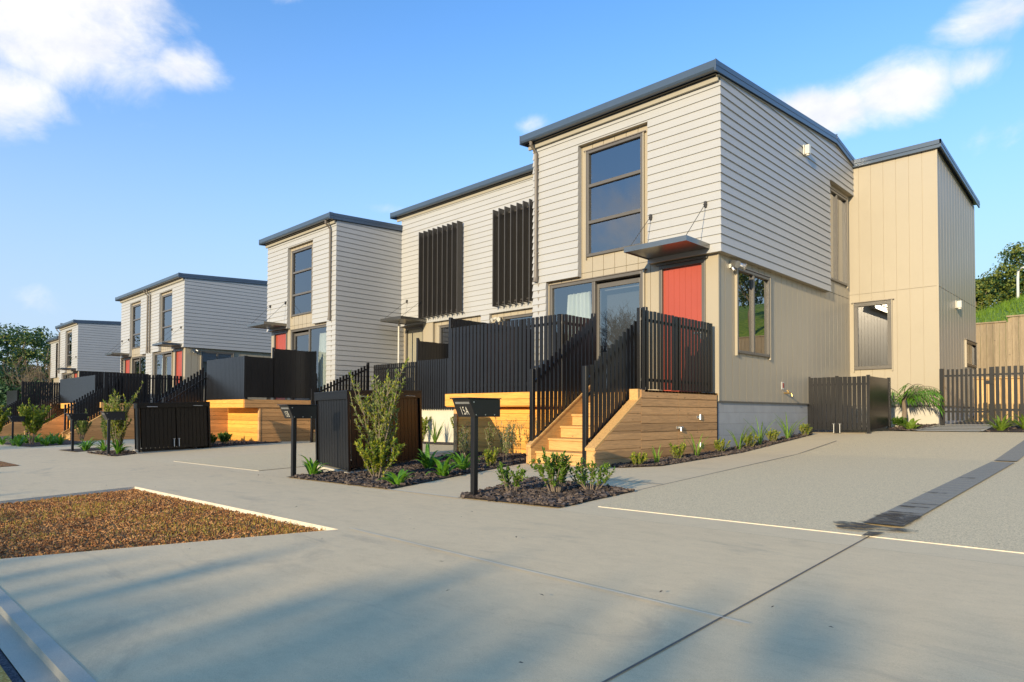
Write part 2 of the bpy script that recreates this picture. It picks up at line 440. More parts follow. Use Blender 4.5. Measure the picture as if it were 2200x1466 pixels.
def grooves(mb, P, u0, u1, z0, z1, holes=(), pitch=.27, phase=0.0, tops=(), gw=.013, gd=.014, zsplit=()):
    cuts = []
    k = math.ceil((u0 - phase) / pitch)
    while phase + k * pitch < u1:
        g = phase + k * pitch
        if g - gw > u0 and g + gw < u1: cuts.append(g)
        k += 1
    us = {u0, u1}
    for g in cuts: us |= {g - gw / 2, g + gw / 2}
    for h in holes: us |= {min(max(h[0], u0), u1), min(max(h[1], u0), u1)}
    zs = {z0, z1}
    for h in holes: zs |= {min(max(h[2], z0), z1), min(max(h[3], z0), z1)}
    gz_ = []
    for s in zsplit: zs |= {s - .006, s + .006}; gz_.append(s)
    us = sorted(us); zs = sorted(zs)
    for i in range(len(us) - 1):
        um = (us[i] + us[i + 1]) / 2
        if us[i + 1] - us[i] < 1e-5: continue
        ing = any(abs(um - g) < gw / 2 for g in cuts)
        for j in range(len(zs) - 1):
            zm = (zs[j] + zs[j + 1]) / 2
            if zs[j + 1] - zs[j] < 1e-5: continue
            if any(h[0] < um < h[1] and h[2] < zm < h[3] for h in holes): continue
            rec = ing or any(abs(zm - s) < .006 for s in gz_)
            o = -gd if rec else 0
            poly = clip_top([(us[i], zs[j]), (us[i + 1], zs[j]), (us[i + 1], zs[j + 1]), (us[i], zs[j + 1])], tops)
            if len(poly) < 3: continue
            mb.face([P(u, o, z) for u, z in poly])
            if ing:
                for u in (us[i], us[i + 1]):
                    zz = [q[1] for q in poly if abs(q[0] - u) < 1e-6]
                    if len(zz) > 1: mb.face([P(u, 0, min(zz)), P(u, -gd, min(zz)), P(u, -gd, max(zz)), P(u, 0, max(zz))])
def pbox(mb, P, u0, u1, o0, o1, z0, z1, m=0):
    mb.hexa([P(u0,o0,z0),P(u1,o0,z0),P(u1,o1,z0),P(u0,o1,z0),P(u0,o0,z1),P(u1,o0,z1),P(u1,o1,z1),P(u0,o1,z1)], m)
def quad(mb, P, u0, u1, o, z0, z1, m=0):
    mb.face([P(u0, o, z0), P(u1, o, z0), P(u1, o, z1), P(u0, o, z1)], m)

def window(root, P, u0, u1, z0, z1, transz=(), transu=(), fw=.055, o0=-.05, o1=.045, glass='glass', name='window', mat='frame', trim=True):
    mb = MB()
    pbox(mb, P, u0, u1, o0, o1, z0, z0 + fw); pbox(mb, P, u0, u1, o0, o1, z1 - fw, z1)
    pbox(mb, P, u0, u0 + fw, o0, o1, z0 + fw, z1 - fw); pbox(mb, P, u1 - fw, u1, o0, o1, z0 + fw, z1 - fw)
    for t in transz: pbox(mb, P, u0 + fw, u1 - fw, o0, o1 - .006, t - .032, t + .032)
    for t in transu: pbox(mb, P, t - .035, t + .035, o0, o1 - .008, z0 + fw, z1 - fw)
    w = mb.build(name, M[mat], root, bevel=.004)
    g = MB()
    zs = [z0 + fw] + sorted(transz) + [z1 - fw]; us = [u0 + fw] + sorted(transu) + [u1 - fw]
    quad(g, P, u0 + fw * .6, u1 - fw * .6, -.005, z0 + fw * .6, z1 - fw * .6)
    gp = g.build('pane', M[glass], w)
    if trim:
        a, b = min(u0, u1), max(u0, u1)
        for ua, ub in ((a - .022, a - .004), (b + .004, b + .022)):
            t = MB(); pbox(t, P, ua, ub, .002, .05, z0 - .05, z1 + .01); t.build('scriber', M['beige'], w)
        h = MB(); pbox(h, P, a - .06, b + .06, .002, .055, z1 + .008, z1 + .026)
        h.build('head_flashing', M['pipe'], w)
    return w

def room(root, x0, x1, y0, y1, z0, z1, open_side='y-'):
    mb = MB()
    if open_side != 'y-': mb.face([(x0,y0,z0),(x1,y0,z0),(x1,y0,z1),(x0,y0,z1)])
    mb.face([(x0,y1,z0),(x1,y1,z0),(x1,y1,z1),(x0,y1,z1)])
    mb.face([(x0,y0,z0),(x0,y1,z0),(x0,y1,z1),(x0,y0,z1)])
    if open_side != 'x+': mb.face([(x1,y0,z0),(x1,y1,z0),(x1,y1,z1),(x1,y0,z1)])
    mb.face([(x0,y0,z0),(x1,y0,z0),(x1,y1,z0),(x0,y1,z0)])
    mb.face([(x0,y0,z1),(x1,y0,z1),(x1,y1,z1),(x0,y1,z1)])
    return mb.build('room_lining', M['room'], root)

def downpipe(root, x, ztop, zbot, ztr, yw=0.0, r=.036, mat='pipe', side=0):
    mb = MB()
    mb.tube([(x - .03, yw - .2, ztop), (x - .03, yw - .2, ztop - .09), (x, yw - .06, ztop - .26), (x, yw - .06, ztr + .25)], r, 10)
    mb.tube([(x, yw - .06, ztr + .3), (x, yw - .06, ztr + .05), (x - .01, yw - .07, ztr - .04)], r * 1.1, 10, r1=r * 1.7)
    mb.tube([(x + .03, yw + .02, ztr + .05), (x + .03, yw + .02, zbot)], r, 10)
    for z in (ztop - .6, ztop - 1.5, ztop - 2.4):
        mb.box(x - .045, x + .045, yw - .075, yw - .01, z - .015, z + .015)
    return mb.build('downpipe', M[mat], root, smooth=False)

def gutter(root, x0, x1, y, z):
    mb = MB()
    prof = [(y - .03, z - .155), (y - .12, z - .155), (y - .145, z - .12), (y - .15, z), (y - .135, z), (y - .13, z - .03), (y - .03, z - .03)]
    mb.prism(prof, 'x', x0, x1)
    mb.box(x0 - .006, x0, y - .155, y - .02, z - .16, z + .012); mb.box(x1, x1 + .006, y - .155, y - .02, z - .16, z + .012)
    g = mb.build('gutter', M['metal'], root, bevel=.003)
    s = MB(); s.box(x0 + .06, x1 - .06, y - .02, y + .03, z - .175, z - .02); s.build('fascia', M['black'], root)  # coloured black to paint in the shade band under the gutter
    s = MB(); s.box(x0 + .06, x1 - .06, y + .055, y + .10, z - .265, z - .176); s.build('eave_board', M['soffit'], root)
    return g

def monoroof(root, x0, x1, y0, z0, slope, yr, y1, fall=None, th=.06):
    """roof sheet rising from the eave to a ridge at yr, then falling"""
    zr = z0 + slope * (yr - y0); z1 = zr - (fall if fall is not None else slope) * (y1 - yr)
    mb = MB()
    mb.prism([(y0, z0 - th), (yr, zr - th), (y1, z1 - th), (y1, z1), (yr, zr), (y0, z0)], 'x', x0 + .02, x1 - .02)
    n = int((x1 - x0) / .4)
    for i in range(1, n):
        x = x0 + (x1 - x0) * i / n
        mb.prism([(y0, z0), (yr, zr), (yr, zr + .02), (y0, z0 + .02)], 'x', x - .012, x + .012)
    return mb.build('roof', M['metal'], root)

def barge(root, x, y0, z0, slope, yr, y1, fall=None, h=.185, out=.03):
    zr = z0 + slope * (yr - y0); z1 = zr - (fall if fall is not None else slope) * (y1 - yr)
    mb = MB()
    if y1 > yr:
        mb.prism([(y0, z0 - h), (yr, zr - h), (y1, z1 - h), (y1, z1), (yr, zr), (y0, z0)], 'x', x, x + out)
        mb.prism([(y0, z0 - h * .52), (yr, zr - h * .52), (y1, z1 - h * .52), (y1, z1 - h * .48), (yr, zr - h * .48), (y0, z0 - h * .48)], 'x', x + (out if out > 0 else 0) - (0 if out > 0 else -out) , x + out + (.006 if out > 0 else -.006))
        mb.box(x - .004 if out > 0 else x + out - .004, x + out + .006 if out > 0 else x + .004, yr - .012, yr + .012, zr - .07, zr + .03)
    else:
        mb.prism([(y0, z0 - h), (yr, zr - h), (yr, zr), (y0, z0)], 'x', x, x + out)
        mb.prism([(y0, z0 - h * .52), (yr, zr - h * .52), (yr, zr - h * .47), (y0, z0 - h * .47)], 'x', x + out, x + out + (.006 if out > 0 else -.006))
    return mb.build('barge_board', M['metal'], root)

def canopy(root, xa, xb, y0, depth, z, rods=True, mat='zinc', zrod=4.4):
    mb = MB()
    yf = y0 - depth
    mb.box(xa, xb, yf, y0 - .004, z + .075, z + .085)
    mb.box(xa, xb, yf - .004, yf, z, z + .088)
    mb.box(xa - .004, xa, yf - .004, y0 - .004, z, z + .088); mb.box(xb, xb + .004, yf - .004, y0 - .004, z, z + .088)
    mb.box(xa, xb, yf, y0 - .004, z + .016, z + .024)
    c = mb.build('entry_canopy', M[mat], root)
    if rods:
        for x in (xa + .06, xb - .06):
            t = MB()
            t.tube([(x, y0 - .05, zrod), (x, yf + .08, z + .09)], .0055, 6)
            t.box(x - .02, x + .02, y0 - .06, y0 - .006, zrod - .05, zrod + .05)
            t.tube([(x - .03, y0 - .05, zrod), (x + .03, y0 - .05, zrod)], .012, 8)
            t.build('stay_rod', M['fin'], c)
    return c

def door(root, P, u0, u1, z0, z1, mat='red', handle_side=1):
    mb = MB()
    f = .065
    pbox(mb, P, u0, u0 + f, -.06, .03, z0, z1); pbox(mb, P, u1 - f, u1, -.06, .03, z0, z1); pbox(mb, P, u0 + f, u1 - f, -.06, .03, z1 - f, z1)
    pbox(mb, P, u0 - .05, u1 + .05, .002, .06, z1 + .004, z1 + .03)
    d = mb.build('door_frame', M['frame'], root, bevel=.004)
    lf = MB()
    grooves(lf, lambda u, o, z: P(u, o - .03, z), u0 + f, u1 - f, z0 + .01, z1 - f, pitch=.115, phase=u0 + f, gw=.006, gd=.005)
    leaf = lf.build('door', M[mat], root)
    h = MB()
    uh = u0 + f + .06 if handle_side > 0 else u1 - f - .06
    pbox(h, P, uh - .02, uh + .02, -.03, -.012, z0 + .95, z0 + 1.15)
    pbox(h, P, uh - .012, uh + .10 * handle_side, -.012, .03, z0 + 1.04, z0 + 1.065)
    h.build('handle', M['steel'], leaf)
    k = MB(); pbox(k, P, u0, u1, -.05, .05, z0 - .04, z0); k.build('threshold', M['steel'], d)
    return leaf

def curtain(root, P, u0, u1, o, z0, z1, folds=9, amp=.03, taper=0.0):
    mb = MB(); K = folds * 8
    prev = None
    for i in range(K + 1):
        t = i / K; u = u0 + (u1 - u0) * t
        a = amp * math.sin(t * folds * 2 * math.pi) + .4 * amp * math.sin(t * folds * 4.7)
        ub = u + taper * (t - .5)
        cur = [P(u, o + a, z1), P(ub, o + a * 1.4, (z0 + z1) / 2), P(ub + .02 * math.sin(i), o + a * 1.7, z0)]
        if prev:
            for q in range(2): mb.face([prev[q], cur[q], cur[q + 1], prev[q + 1]])
        prev = cur
    return mb.build('curtain', M['curtain'], root, smooth=True)

# ------------------------------------------------------------------ one street-facing unit (front at y=0)
def unit_front(root, X, W, dz=0.0, sidefin=True, zrod=4.4, cornerboards=(0, 0), curt=True, slider_open=False, fin_end=True, bm=None, pm=None):
    """u=0 is the door side edge; X maps u to x.  Adds to board mesh bm and panel mesh pm."""
    P = lambda u, o, z: (X(u), -o, z + dz)
    B = lambda u, o, z: (X(u), .1 - o, z + dz)
    e0, e1 = cornerboards
    boards(bm, P, 0, 1.44, 3.55, 6.5, e0=e0)
    boards(bm, P, 1.44, 3.085, 6.22, 6.5)
    boards(bm, P, 3.085, W, 3.55, 6.5, e1=e1)
    boards(bm, P, 3.95, W, 1.0, 3.55, e1=e1)
    # reveals and soffits
    for u, za, zb in ((1.44, 3.55, 6.22), (3.085, 3.55, 6.22), (3.95, 1.0, 3.55)):
        bm.face([P(u, 0, za), P(u, -.1, za), P(u, -.1, zb), P(u, 0, zb)])
    pm.face([P(0, .0, 3.552), P(1.44, .0, 3.552), P(1.44, -.1, 3.552), P(0, -.1, 3.552)])
    pm.face([P(3.085, .0, 3.552), P(3.95, .0, 3.552), P(3.95, -.1, 3.552), P(3.085, -.1, 3.552)])
    pm.face([P(1.44, .0, 6.222), P(3.085, .0, 6.222), P(3.085, -.1, 6.222), P(1.44, -.1, 6.222)])
    hol = [(1.59, 3.9, 1.0, 3.47), (.333, 1.257, 1.13, 3.49)]
    grooves(pm, B, .1, 3.95, 1.0, 3.55, hol, phase=.1)
    grooves(pm, B, 1.44, 3.085, 3.55, 6.22, [(1.59, 2.93, 3.93, 6.075)], phase=.1, zsplit=(3.62,))
    w = window(root, B, 1.59, 2.93, 3.93, 6.075, (4.62, 5.36), trim=True)
    # sliding door
    mb = MB(); u0, u1, z0, z1 = 1.59, 3.9, 1.13, 3.47; f = .06
    pbox(mb, B, u0, u0 + f, -.08, .04, z0, z1); pbox(mb, B, u1 - f, u1, -.08, .04, z0, z1)
    pbox(mb, B, u0 + f, u1 - f, -.08, .04, z1 - f, z1); pbox(mb, B, u0 + f, u1 - f, -.08, .04, z0, z0 + .05)
    pbox(mb, B, 2.72, 2.80, -.045, .03, z0 + .05, z1 - f)
    s = mb.build('sliding_door', M['frame'], root, bevel=.004)
    g = MB(); quad(g, B, 2.80, u1 - f + .01, .0, z0 + .04, z1 - f + .01); g.build('pane', M['glass'], s)
    sl = MB(); a, b = u0 + f + .012, 2.73; t = z1 - f - .05
    pbox(sl, B, a, a + .06, -.075, -.035, z0 + .05, t); pbox(sl, B, b - .06, b, -.075, -.035, z0 + .05, t)
    pbox(sl, B, a + .06, b - .06, -.075, -.035, t - .09, t); pbox(sl, B, a + .06, b - .06, -.075, -.035, z0 + .05, z0 + .14)
    so = sl.build('sliding_leaf', M['frame'], s, bevel=.003)
    g2 = MB(); quad(g2, B, a + .05, b - .05, -.055, z0 + .13, t - .08); g2.build('leaf_pane', M['glass'], s)
    tr = MB(); pbox(tr, B, u0 - .06, u1 + .04, .002, .055, z1 + .006, z1 + .024); tr.build('head_flashing', M['pipe'], s)
    for ua, ub in ((u0 - .03, u0 - .005), (u1 + .005, u1 + .03)):
        tb = MB(); pbox(tb, B, ua, ub, .002, .05, z0, z1 + .004); tb.build('scriber', M['beige'], s)
    door(root, B, .333, 1.257, 1.15, 3.49)
    xs = sorted((X(.2), X(1.42)))
    canopy(root, xs[0], xs[1], 0, .8, 3.62 + dz, zrod=zrod + dz)
    if curt:
        curtain(root, B, 3.02, 3.62, -.22, 1.15, 3.28, 6, .028, .16)
    xr = sorted((X(.16), X(W - .12)))
    room(root, xr[0], xr[1], .19, 3.6, 1.0 + dz, 3.5 + dz); room(root, xr[0], xr[1], .19, 3.6, 3.7 + dz, 6.3 + dz)

def floodlight(root, p, mat='steel', s=1.0, nx=1, ny=0):
    """twin security light: base plate and two lamp heads on a wall whose normal is (nx,ny)"""
    mb = MB(); x, y, z = p; tx, ty = -ny, nx
    def q(o, t, h): return (x + nx * o * s + tx * t * s, y + ny * o * s + ty * t * s, z + h * s)
    mb.hexa([q(0,-.05,-.06),q(0,.05,-.06),q(.04,.05,-.06),q(.04,-.05,-.06),q(0,-.05,.06),q(0,.05,.06),q(.04,.05,.06),q(.04,-.05,.06)])
    for sg in (-1, 1):
        mb.tube([q(.04, sg * .02, .0), q(.10, sg * .08, .02)], .014 * s, 8)
        mb.tube([q(.08, sg * .07, .03), q(.15, sg * .13, -.02), q(.21, sg * .15, -.05)], .035 * s, 12, r1=.065 * s)
    mb.tube([q(.04, 0, -.06), q(.07, 0, -.11)], .03 * s, 10)
    return mb.build('floodlight', M[mat], root)

def walllamp(root, x, y, z, h=.2, p=.13, w=.1, mat='white'):
    mb = MB()
    mb.box(x, x + .02, y - w * .7, y + w * .7, z - h * .55, z + h * .55)
    mb.box(x + .03, x + p, y - w / 2, y + w / 2, z - h / 2, z + h / 2)
    mb.box(x + .02, x + .03, y - w / 3, y + w / 3, z - h / 3, z + h / 3)
    mb.tube([(x + p * .6, y, z - h / 2 - .03), (x + p * .6, y, z - h / 2)], w * .35, 12)
    return mb.build('wall_light', M[mat], root, bevel=.004)

# ================================================================== HOUSES
# ---- A: corner townhouse with rear wing
A = thing('townhouse', (0, 0, 0), 'nearest townhouse, white weatherboards over beige panels, with a beige rear wing', 'townhouse', 'white townhouses along the row')
bm, pm = MB(), MB()
unit_front(A, lambda u: -u, 4.31, cornerboards=(1, 1), bm=bm, pm=pm)
SA, YR, ZE = .083, 5.6, 6.735
topA = lambda y: ZE - .19 + SA * (y + .28)
S = lambda u, o, z: (o, u, z)                     # side wall x=0, u=y
SB = lambda u, o, z: (-.1 + o, u, z)
tops = [(-SA, 1, ZE - .2 + SA * .28), (.16, 1, ZE - .2 + SA * (YR + .28) + .16 * YR)]
boards(bm, S, 0, 5.27, 3.55, 7.3, tops=tops, e0=1)
boards(bm, S, 5.27, 6.9, 6.13, 7.3, tops=tops)
bm.face([S(5.27, 0, 3.55), S(5.27, -.1, 3.55), S(5.27, -.1, 6.13), S(5.27, 0, 6.13)])
pm.face([S(.0, 0, 3.551), S(5.27, 0, 3.551), S(5.27, -.1, 3.551), S(.0, -.1, 3.551)])
pm.face([S(5.27, 0, 6.131), S(6.9, 0, 6.131), S(6.9, -.1, 6.131), S(5.27, -.1, 6.131)])
grooves(pm, SB, .1, 6.9, 1.0, 3.55, [(.74, 2.13, 1.87, 3.41)], phase=.355)
grooves(pm, SB, 5.2, 6.9, 3.55, 6.14, [(5.42, 6.64, 3.88, 6.0)], phase=.355, zsplit=(3.6,))
# far and rear walls
boards(bm, lambda u, o, z: (-4.31 - o, u, z), 0, 8.5, 1.0, 7.3, tops=tops)
pm.face([(-4.31, 8.5, .4), (1.75, 11.2, .4), (1.75, 11.2, 6.6), (-4.31, 8.5, 6.6)])
bm.build('weatherboard_wall', M['board'], A)
# rear wing
EP = lambda u, o, z: (u, 6.9 - o, z)
grooves(pm, EP, -.1, 1.77, .98, 6.83, [(.01, .825, 1.85, 3.47)], phase=.13, zsplit=(3.69,))
ES = lambda u, o, z: (1.77 + o, u, z)
grooves(pm, ES, 6.9, 11.2, .98, 7.0, [(9.68, 11.0, 2.03, 2.68)], phase=7.2, pitch=.3, tops=[(.087, 1, 6.83 + .087 * 6.9)], zsplit=(3.69,))
pm.build('panel_wall', M['beige'], A)
cn = MB(); cn.box(1.745, 1.785, 6.885, 6.93, .98, 6.82); cn.build('corner_trim', M['beige'], A); cn = MB(); cn.box(-.105, -.085, .085, .13, 1.0, 3.545); cn.build('corner_trim', M['beige'], A)
window(A, SB, .74, 2.13, 1.87, 3.41, (), (1.44,), fw=.05, glass='sglass')
window(A, SB, 5.42, 6.64, 3.88, 6.0, (), (5.95,), fw=.05)
window(A, EP, .01, .825, 1.85, 3.47, (), (), fw=.085, glass='sglass')
window(A, ES, 9.68, 11.0, 2.03, 2.68, (), (), fw=.06, mat='black')
room(A, -3.6, -.19, .5, 3.0, 1.02, 3.52, 'x+'); room(A, .0 - 2.6, -.19, 4.6, 6.8, 3.7, 6.4, 'x+'); room(A, -.05, 1.7, 7.0, 9.2, 1.0, 3.6); room(A, -.6, 1.69, 9.3, 11.1, 1.0, 3.6, 'x+')
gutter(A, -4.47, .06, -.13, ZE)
monoroof(A, -4.47, .06, -.22, ZE - .03, SA, YR, 8.6, .16)
barge(A, .035, -.28, ZE, SA, YR, 6.88, .16)
barge(A, -4.45, -.28, ZE, SA, YR, 8.6, .16, out=-.03)
sf = MB(); sf.prism([(-.12, ZE - .2), (YR, topA(YR) - .02), (6.8, topA(YR) - .21), (6.8, topA(YR) - .20), (YR, topA(YR) - .01), (-.12, ZE - .19)], 'x', -.01, .034); sf.build('soffit', M['soffit'], A)
er = MB(); er.prism([(6.8, 6.965), (11.3, 6.58), (11.3, 6.52), (6.8, 6.905)], 'x', -.3, 1.86); er.build('roof', M['metal'], A)
ef = MB()
ef.box(-.06, 1.88, 6.79, 6.83, 6.885, 6.985); ef.box(-.06, 1.875, 6.81, 6.85, 6.81, 6.88)
ef.build('fascia', M['metal'], A)
barge(A, 1.85, 6.79, 6.985, -.087, 11.3, 11.3, h=.17)
downpipe(A, -4.19, 6.6, 1.15, 3.62)
fb = MB(); fb.box(-4.3, -.13, .12, .16, -.2, .995); fb.box(-.165, -.125, .12, 6.9, -.2, .995); fb.build('block_foundation', M['block'], A)
fp = MB(); fp.box(-.12, 1.745, 6.93, 7.1, .2, .965); fp.box(1.6, 1.745, 7.1, 11.2, .2, .965); fp.build('plinth', M['plinth'], A)
fl = MB(); fl.box(-.155, -.085, .09, 6.88, .985, 1.003); fl.box(-.1, 1.79, 6.89, 6.93, .966, .98); fl.box(1.745, 1.785, 6.93, 11.2, .966, .98); fl.build('shadow_gap_flashing', M['frame'], A)  # dark flashing strip standing in for the shadow gap under the cladding
floodlight(A, (-.1, .56, 3.42))
walllamp(A, .02, 3.72, 6.34, .19, .12, .10)
walllamp(A, 1.775, 8.72, 3.47, .17, .12, .11)
tp = MB(); tp.tube([(-.1, 2.89, 1.2), (.0, 2.89, 1.2)], .018, 8); tp.tube([(-.03, 2.89, 1.2), (.04, 2.89, 1.19), (.06, 2.89, 1.13)], .014, 8); tp.tube([(-.02, 2.85, 1.245), (-.02, 2.93, 1.245)], .014, 8); tp.tube([(-.02, 2.89, 1.2), (-.02, 2.89, 1.24)], .01, 8); tp.build('garden_tap', M['brass'], A)
tg = MB(); tg.box(-.096, -.088, 2.74, 2.86, 1.27, 1.42); tg.box(-.0879, -.086, 2.78, 2.85, 1.30, 1.40, 1); tg.build('tap_notice', [M['white'], M['red']], A)

# ---- B: the set-back unit between A and C
YB = 2.4
Bh = thing('townhouse', (-8.3, YB, 0), 'set-back white townhouse whose upper windows sit behind two screens of vertical bronze fins', 'townhouse', 'white townhouses along the row')
bm, pm = MB(), MB()
BP = lambda u, o, z: (u, YB - o, z)
BI = lambda u, o, z: (u, YB + .1 - o, z)
L1, L2 = (-11.0, -9.32), (-7.7, -6.0)
# front boards around two window openings
for a, b, z0, z1 in ((-12.34, L1[0], 3.57, 7.13), (L1[1], L2[0], 3.57, 7.13), (L2[1], -4.31, 3.57, 7.13), (L1[0], L1[1], 3.57, 3.86), (L1[0], L1[1], 6.2, 7.13), (L2[0], L2[1], 3.57, 3.86), (L2[0], L2[1], 6.2, 7.13)):
    boards(bm, BP, a, b, z0, z1)
boards(bm, BP, -8.53, -8.18, 1.0, 3.57)
boards(bm, BP, -4.95, -4.31, 1.0, 3.57)
for x in (-8.53, -8.18, -4.95): bm.face([BP(x, 0, 1), BP(x, -.1, 1), BP(x, -.1, 3.57), BP(x, 0, 3.57)])
bm.face([BP(-12.34, 0, 3.571), BP(-4.31, 0, 3.571), BP(-4.31, -.1, 3.571), BP(-12.34, -.1, 3.571)])
bm.build('weatherboard_wall', M['board'], Bh)
grooves(pm, BI, -12.34, -4.31, 1.0, 3.57, [(-12.2, -11.25, 1.13, 3.5), (-10.45, -9.3, 1.5, 3.42), (-7.7, -5.4, 1.13, 3.42)], phase=-12.3)
pbox(pm, BP, -11.2, -10.72, -.1, -.01, 1.0, 3.57)
pm.build('panel_wall', M['beige'], Bh)
door(Bh, BI, -12.2, -11.25, 1.15, 3.5, 'redcore', -1)
window(Bh, BI, -10.45, -9.3, 1.5, 3.42, (), (-9.9,))
window(Bh, BI, -7.7, -5.4, 1.13, 3.42, (), (-6.5,))
for a, b in (L1, L2):
    window(Bh, BP, a, b, 3.86, 6.2, (), ((a + b) / 2,), o0=-.1, o1=-.02, trim=False, mat='black')
    lv = MB(); n = 9
    for i in range(n):
        x = a - .1 + (b - a + .12) * i / (n - 1)
        lv.box(x, x + .028, YB - .27, YB - .06, 3.70, 6.38)
    for z in (3.80, 6.24):
        lv.box(a - .09, b + .04, YB - .13, YB - .09, z - .025, z + .025)
    lv.build('fin_screen', M['fin'], Bh, bevel=.003)
    for i in range(n):
        x = a - .1 + (b - a + .12) * i / (n - 1)
        br = MB(); br.tube([(x + .04, YB - .14, 3.74), (x + .075, YB - .05, 3.72), (x + .075, YB - .02, 3.64)], .014, 6)
        br.build('fin_bracket', M['steel'], Bh)
room(Bh, -12.2, -8.4, YB + .3, 6, 1.0, 3.5); room(Bh, -8.3, -4.5, YB + .3, 6, 1.0, 3.5); room(Bh, -12.2, -4.5, YB + .15, 6, 3.7, 6.9)
canopy(Bh, -12.05, -11.0, YB, 1.0, 3.60, zrod=4.35)
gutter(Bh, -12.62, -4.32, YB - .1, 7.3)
monoroof(Bh, -12.62, -4.32, YB - .2, 7.27, .05, 8.0, 8.2)
barge(Bh, -12.62, YB - .25, 7.3, .05, 8.0, 8.0, out=-.03)
floodlight(Bh, (-7.85, YB + .08, 3.40), 'white', .9, 0, -1)
wp = MB(); wp.tube([(-11.78, 1.9, 3.66), (-11.78, 1.9, 1.0)], .028, 10); wp.build('porch_pipe', M['white'], Bh)
cw = MB(); cw.box(-12.34, -4.31, 8.0, 8.1, 0, 7.4); cw.build('rear_wall', M['beige'], Bh)

# ---- C: second projecting block, mirrored
Cx = -16.8
Ch = thing('townhouse', (-14.55, 0, 0), 'narrow white townhouse whose red door stands behind tall solid black deck panels', 'townhouse', 'white townhouses along the row')
bm, pm = MB(), MB()
unit_front(Ch, lambda u: Cx + u, 4.46, cornerboards=(1, 1), bm=bm, pm=pm)
CS = lambda u, o, z: (-12.34 + o, u, z)
SC_ = .055
tops = [(-SC_, 1, 6.53 + SC_ * .28)]
boards(bm, CS, 0, YB, 1.0, 7.0, tops=tops, e0=1)
boards(bm, CS, YB, 8.5, 1.0, 7.0, tops=tops)
boards(bm, lambda u, o, z: (Cx - o, u, z), 0, 8.5, 3.55, 7.0, tops=tops, e0=1)
grooves(pm, lambda u, o, z: (Cx + .1 - o, u, z), .1, 8.5, 1.0, 3.55, phase=.35)
pm.face([(Cx, 8.5, 0), (-12.34, 8.5, 0), (-12.34, 8.5, 6.9), (Cx, 8.5, 6.9)])
bm.build('weatherboard_wall', M['board'], Ch); pm.build('panel_wall', M['beige'], Ch)
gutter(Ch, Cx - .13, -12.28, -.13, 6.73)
monoroof(Ch, Cx - .13, -12.28, -.22, 6.70, SC_, 8.5, 8.6)
barge(Ch, -12.31, -.28, 6.73, SC_, 8.5, 8.5)
barge(Ch, Cx - .10, -.28, 6.73, SC_, 8.5, 8.5, out=-.03)
downpipe(Ch, -12.6, 6.58, .9, 3.6)
fc = MB(); fc.box(Cx + .1, -12.36, .1, .2, -.4, .995); fc.box(-12.5, -12.37, .1, 8, -.4, .995); fc.build('block_foundation', M['block'], Ch)

# ---- D: pair of units under one roof
Dr, Dl = -24.6, -33.4
Dh = thing('townhouse', (-29, 0, 0), 'paired white townhouses under one roof, twin downpipes between their two tall windows', 'townhouse', 'white townhouses along the row')
bm, pm = MB(), MB()
unit_front(Dh, lambda u: Dr - u, 4.4, cornerboards=(1, 0), bm=bm, pm=pm)
unit_front(Dh, lambda u: Dl + u, 4.4, cornerboards=(1, 0), bm=bm, pm=pm, curt=False)
DS = lambda u, o, z: (Dr + o, u, z)
tops = [(-SC_, 1, 6.5 + SC_ * .28)]
boards(bm, DS, 0, 8.5, 3.55, 7.1, tops=tops, e0=1)
pm.face([DS(0, 0, 3.551), DS(8.5, 0, 3.551), DS(8.5, -.1, 3.551), DS(0, -.1, 3.551)])
DSB = lambda u, o, z: (Dr - .1 + o, u, z)
grooves(pm, DSB, .1, 8.5, 1.0, 3.55, [(.76, 2.15, 1.87, 3.41)], phase=.35)
window(Dh, DSB, .76, 2.15, 1.87, 3.41, (), (1.46,), glass='sglass')
room(Dh, Dr - 3, Dr - .19, .5, 3.0, 1.02, 3.52, 'x+')
pm.face([(Dl, 8.5, 0), (Dr, 8.5, 0), (Dr, 8.5, 6.9), (Dl, 8.5, 6.9)])
boards(bm, lambda u, o, z: (Dl - o, u, z), 0, 8.5, 1.0, 7.1, tops=tops, e0=1)
bm.build('weatherboard_wall', M['board'], Dh); pm.build('panel_wall', M['beige'], Dh)
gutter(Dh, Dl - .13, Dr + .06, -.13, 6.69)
monoroof(Dh, Dl - .13, Dr + .06, -.22, 6.66, SC_, 8.5, 8.6)
barge(Dh, Dr + .03, -.28, 6.69, SC_, 8.5, 8.5); barge(Dh, Dl - .10, -.28, 6.69, SC_, 8.5, 8.5, out=-.03)
downpipe(Dh, -29.18, 6.55, .9, 3.6); downpipe(Dh, -28.84, 6.55, .9, 3.6)
floodlight(Dh, (Dr - .1, .45, 3.42))
fc = MB(); fc.box(Dl + .1, Dr - .14, .1, .2, -.8, .995); fc.box(Dr - .3, Dr - .14, .1, 8, -.8, .995); fc.build('block_foundation', M['block'], Dh)

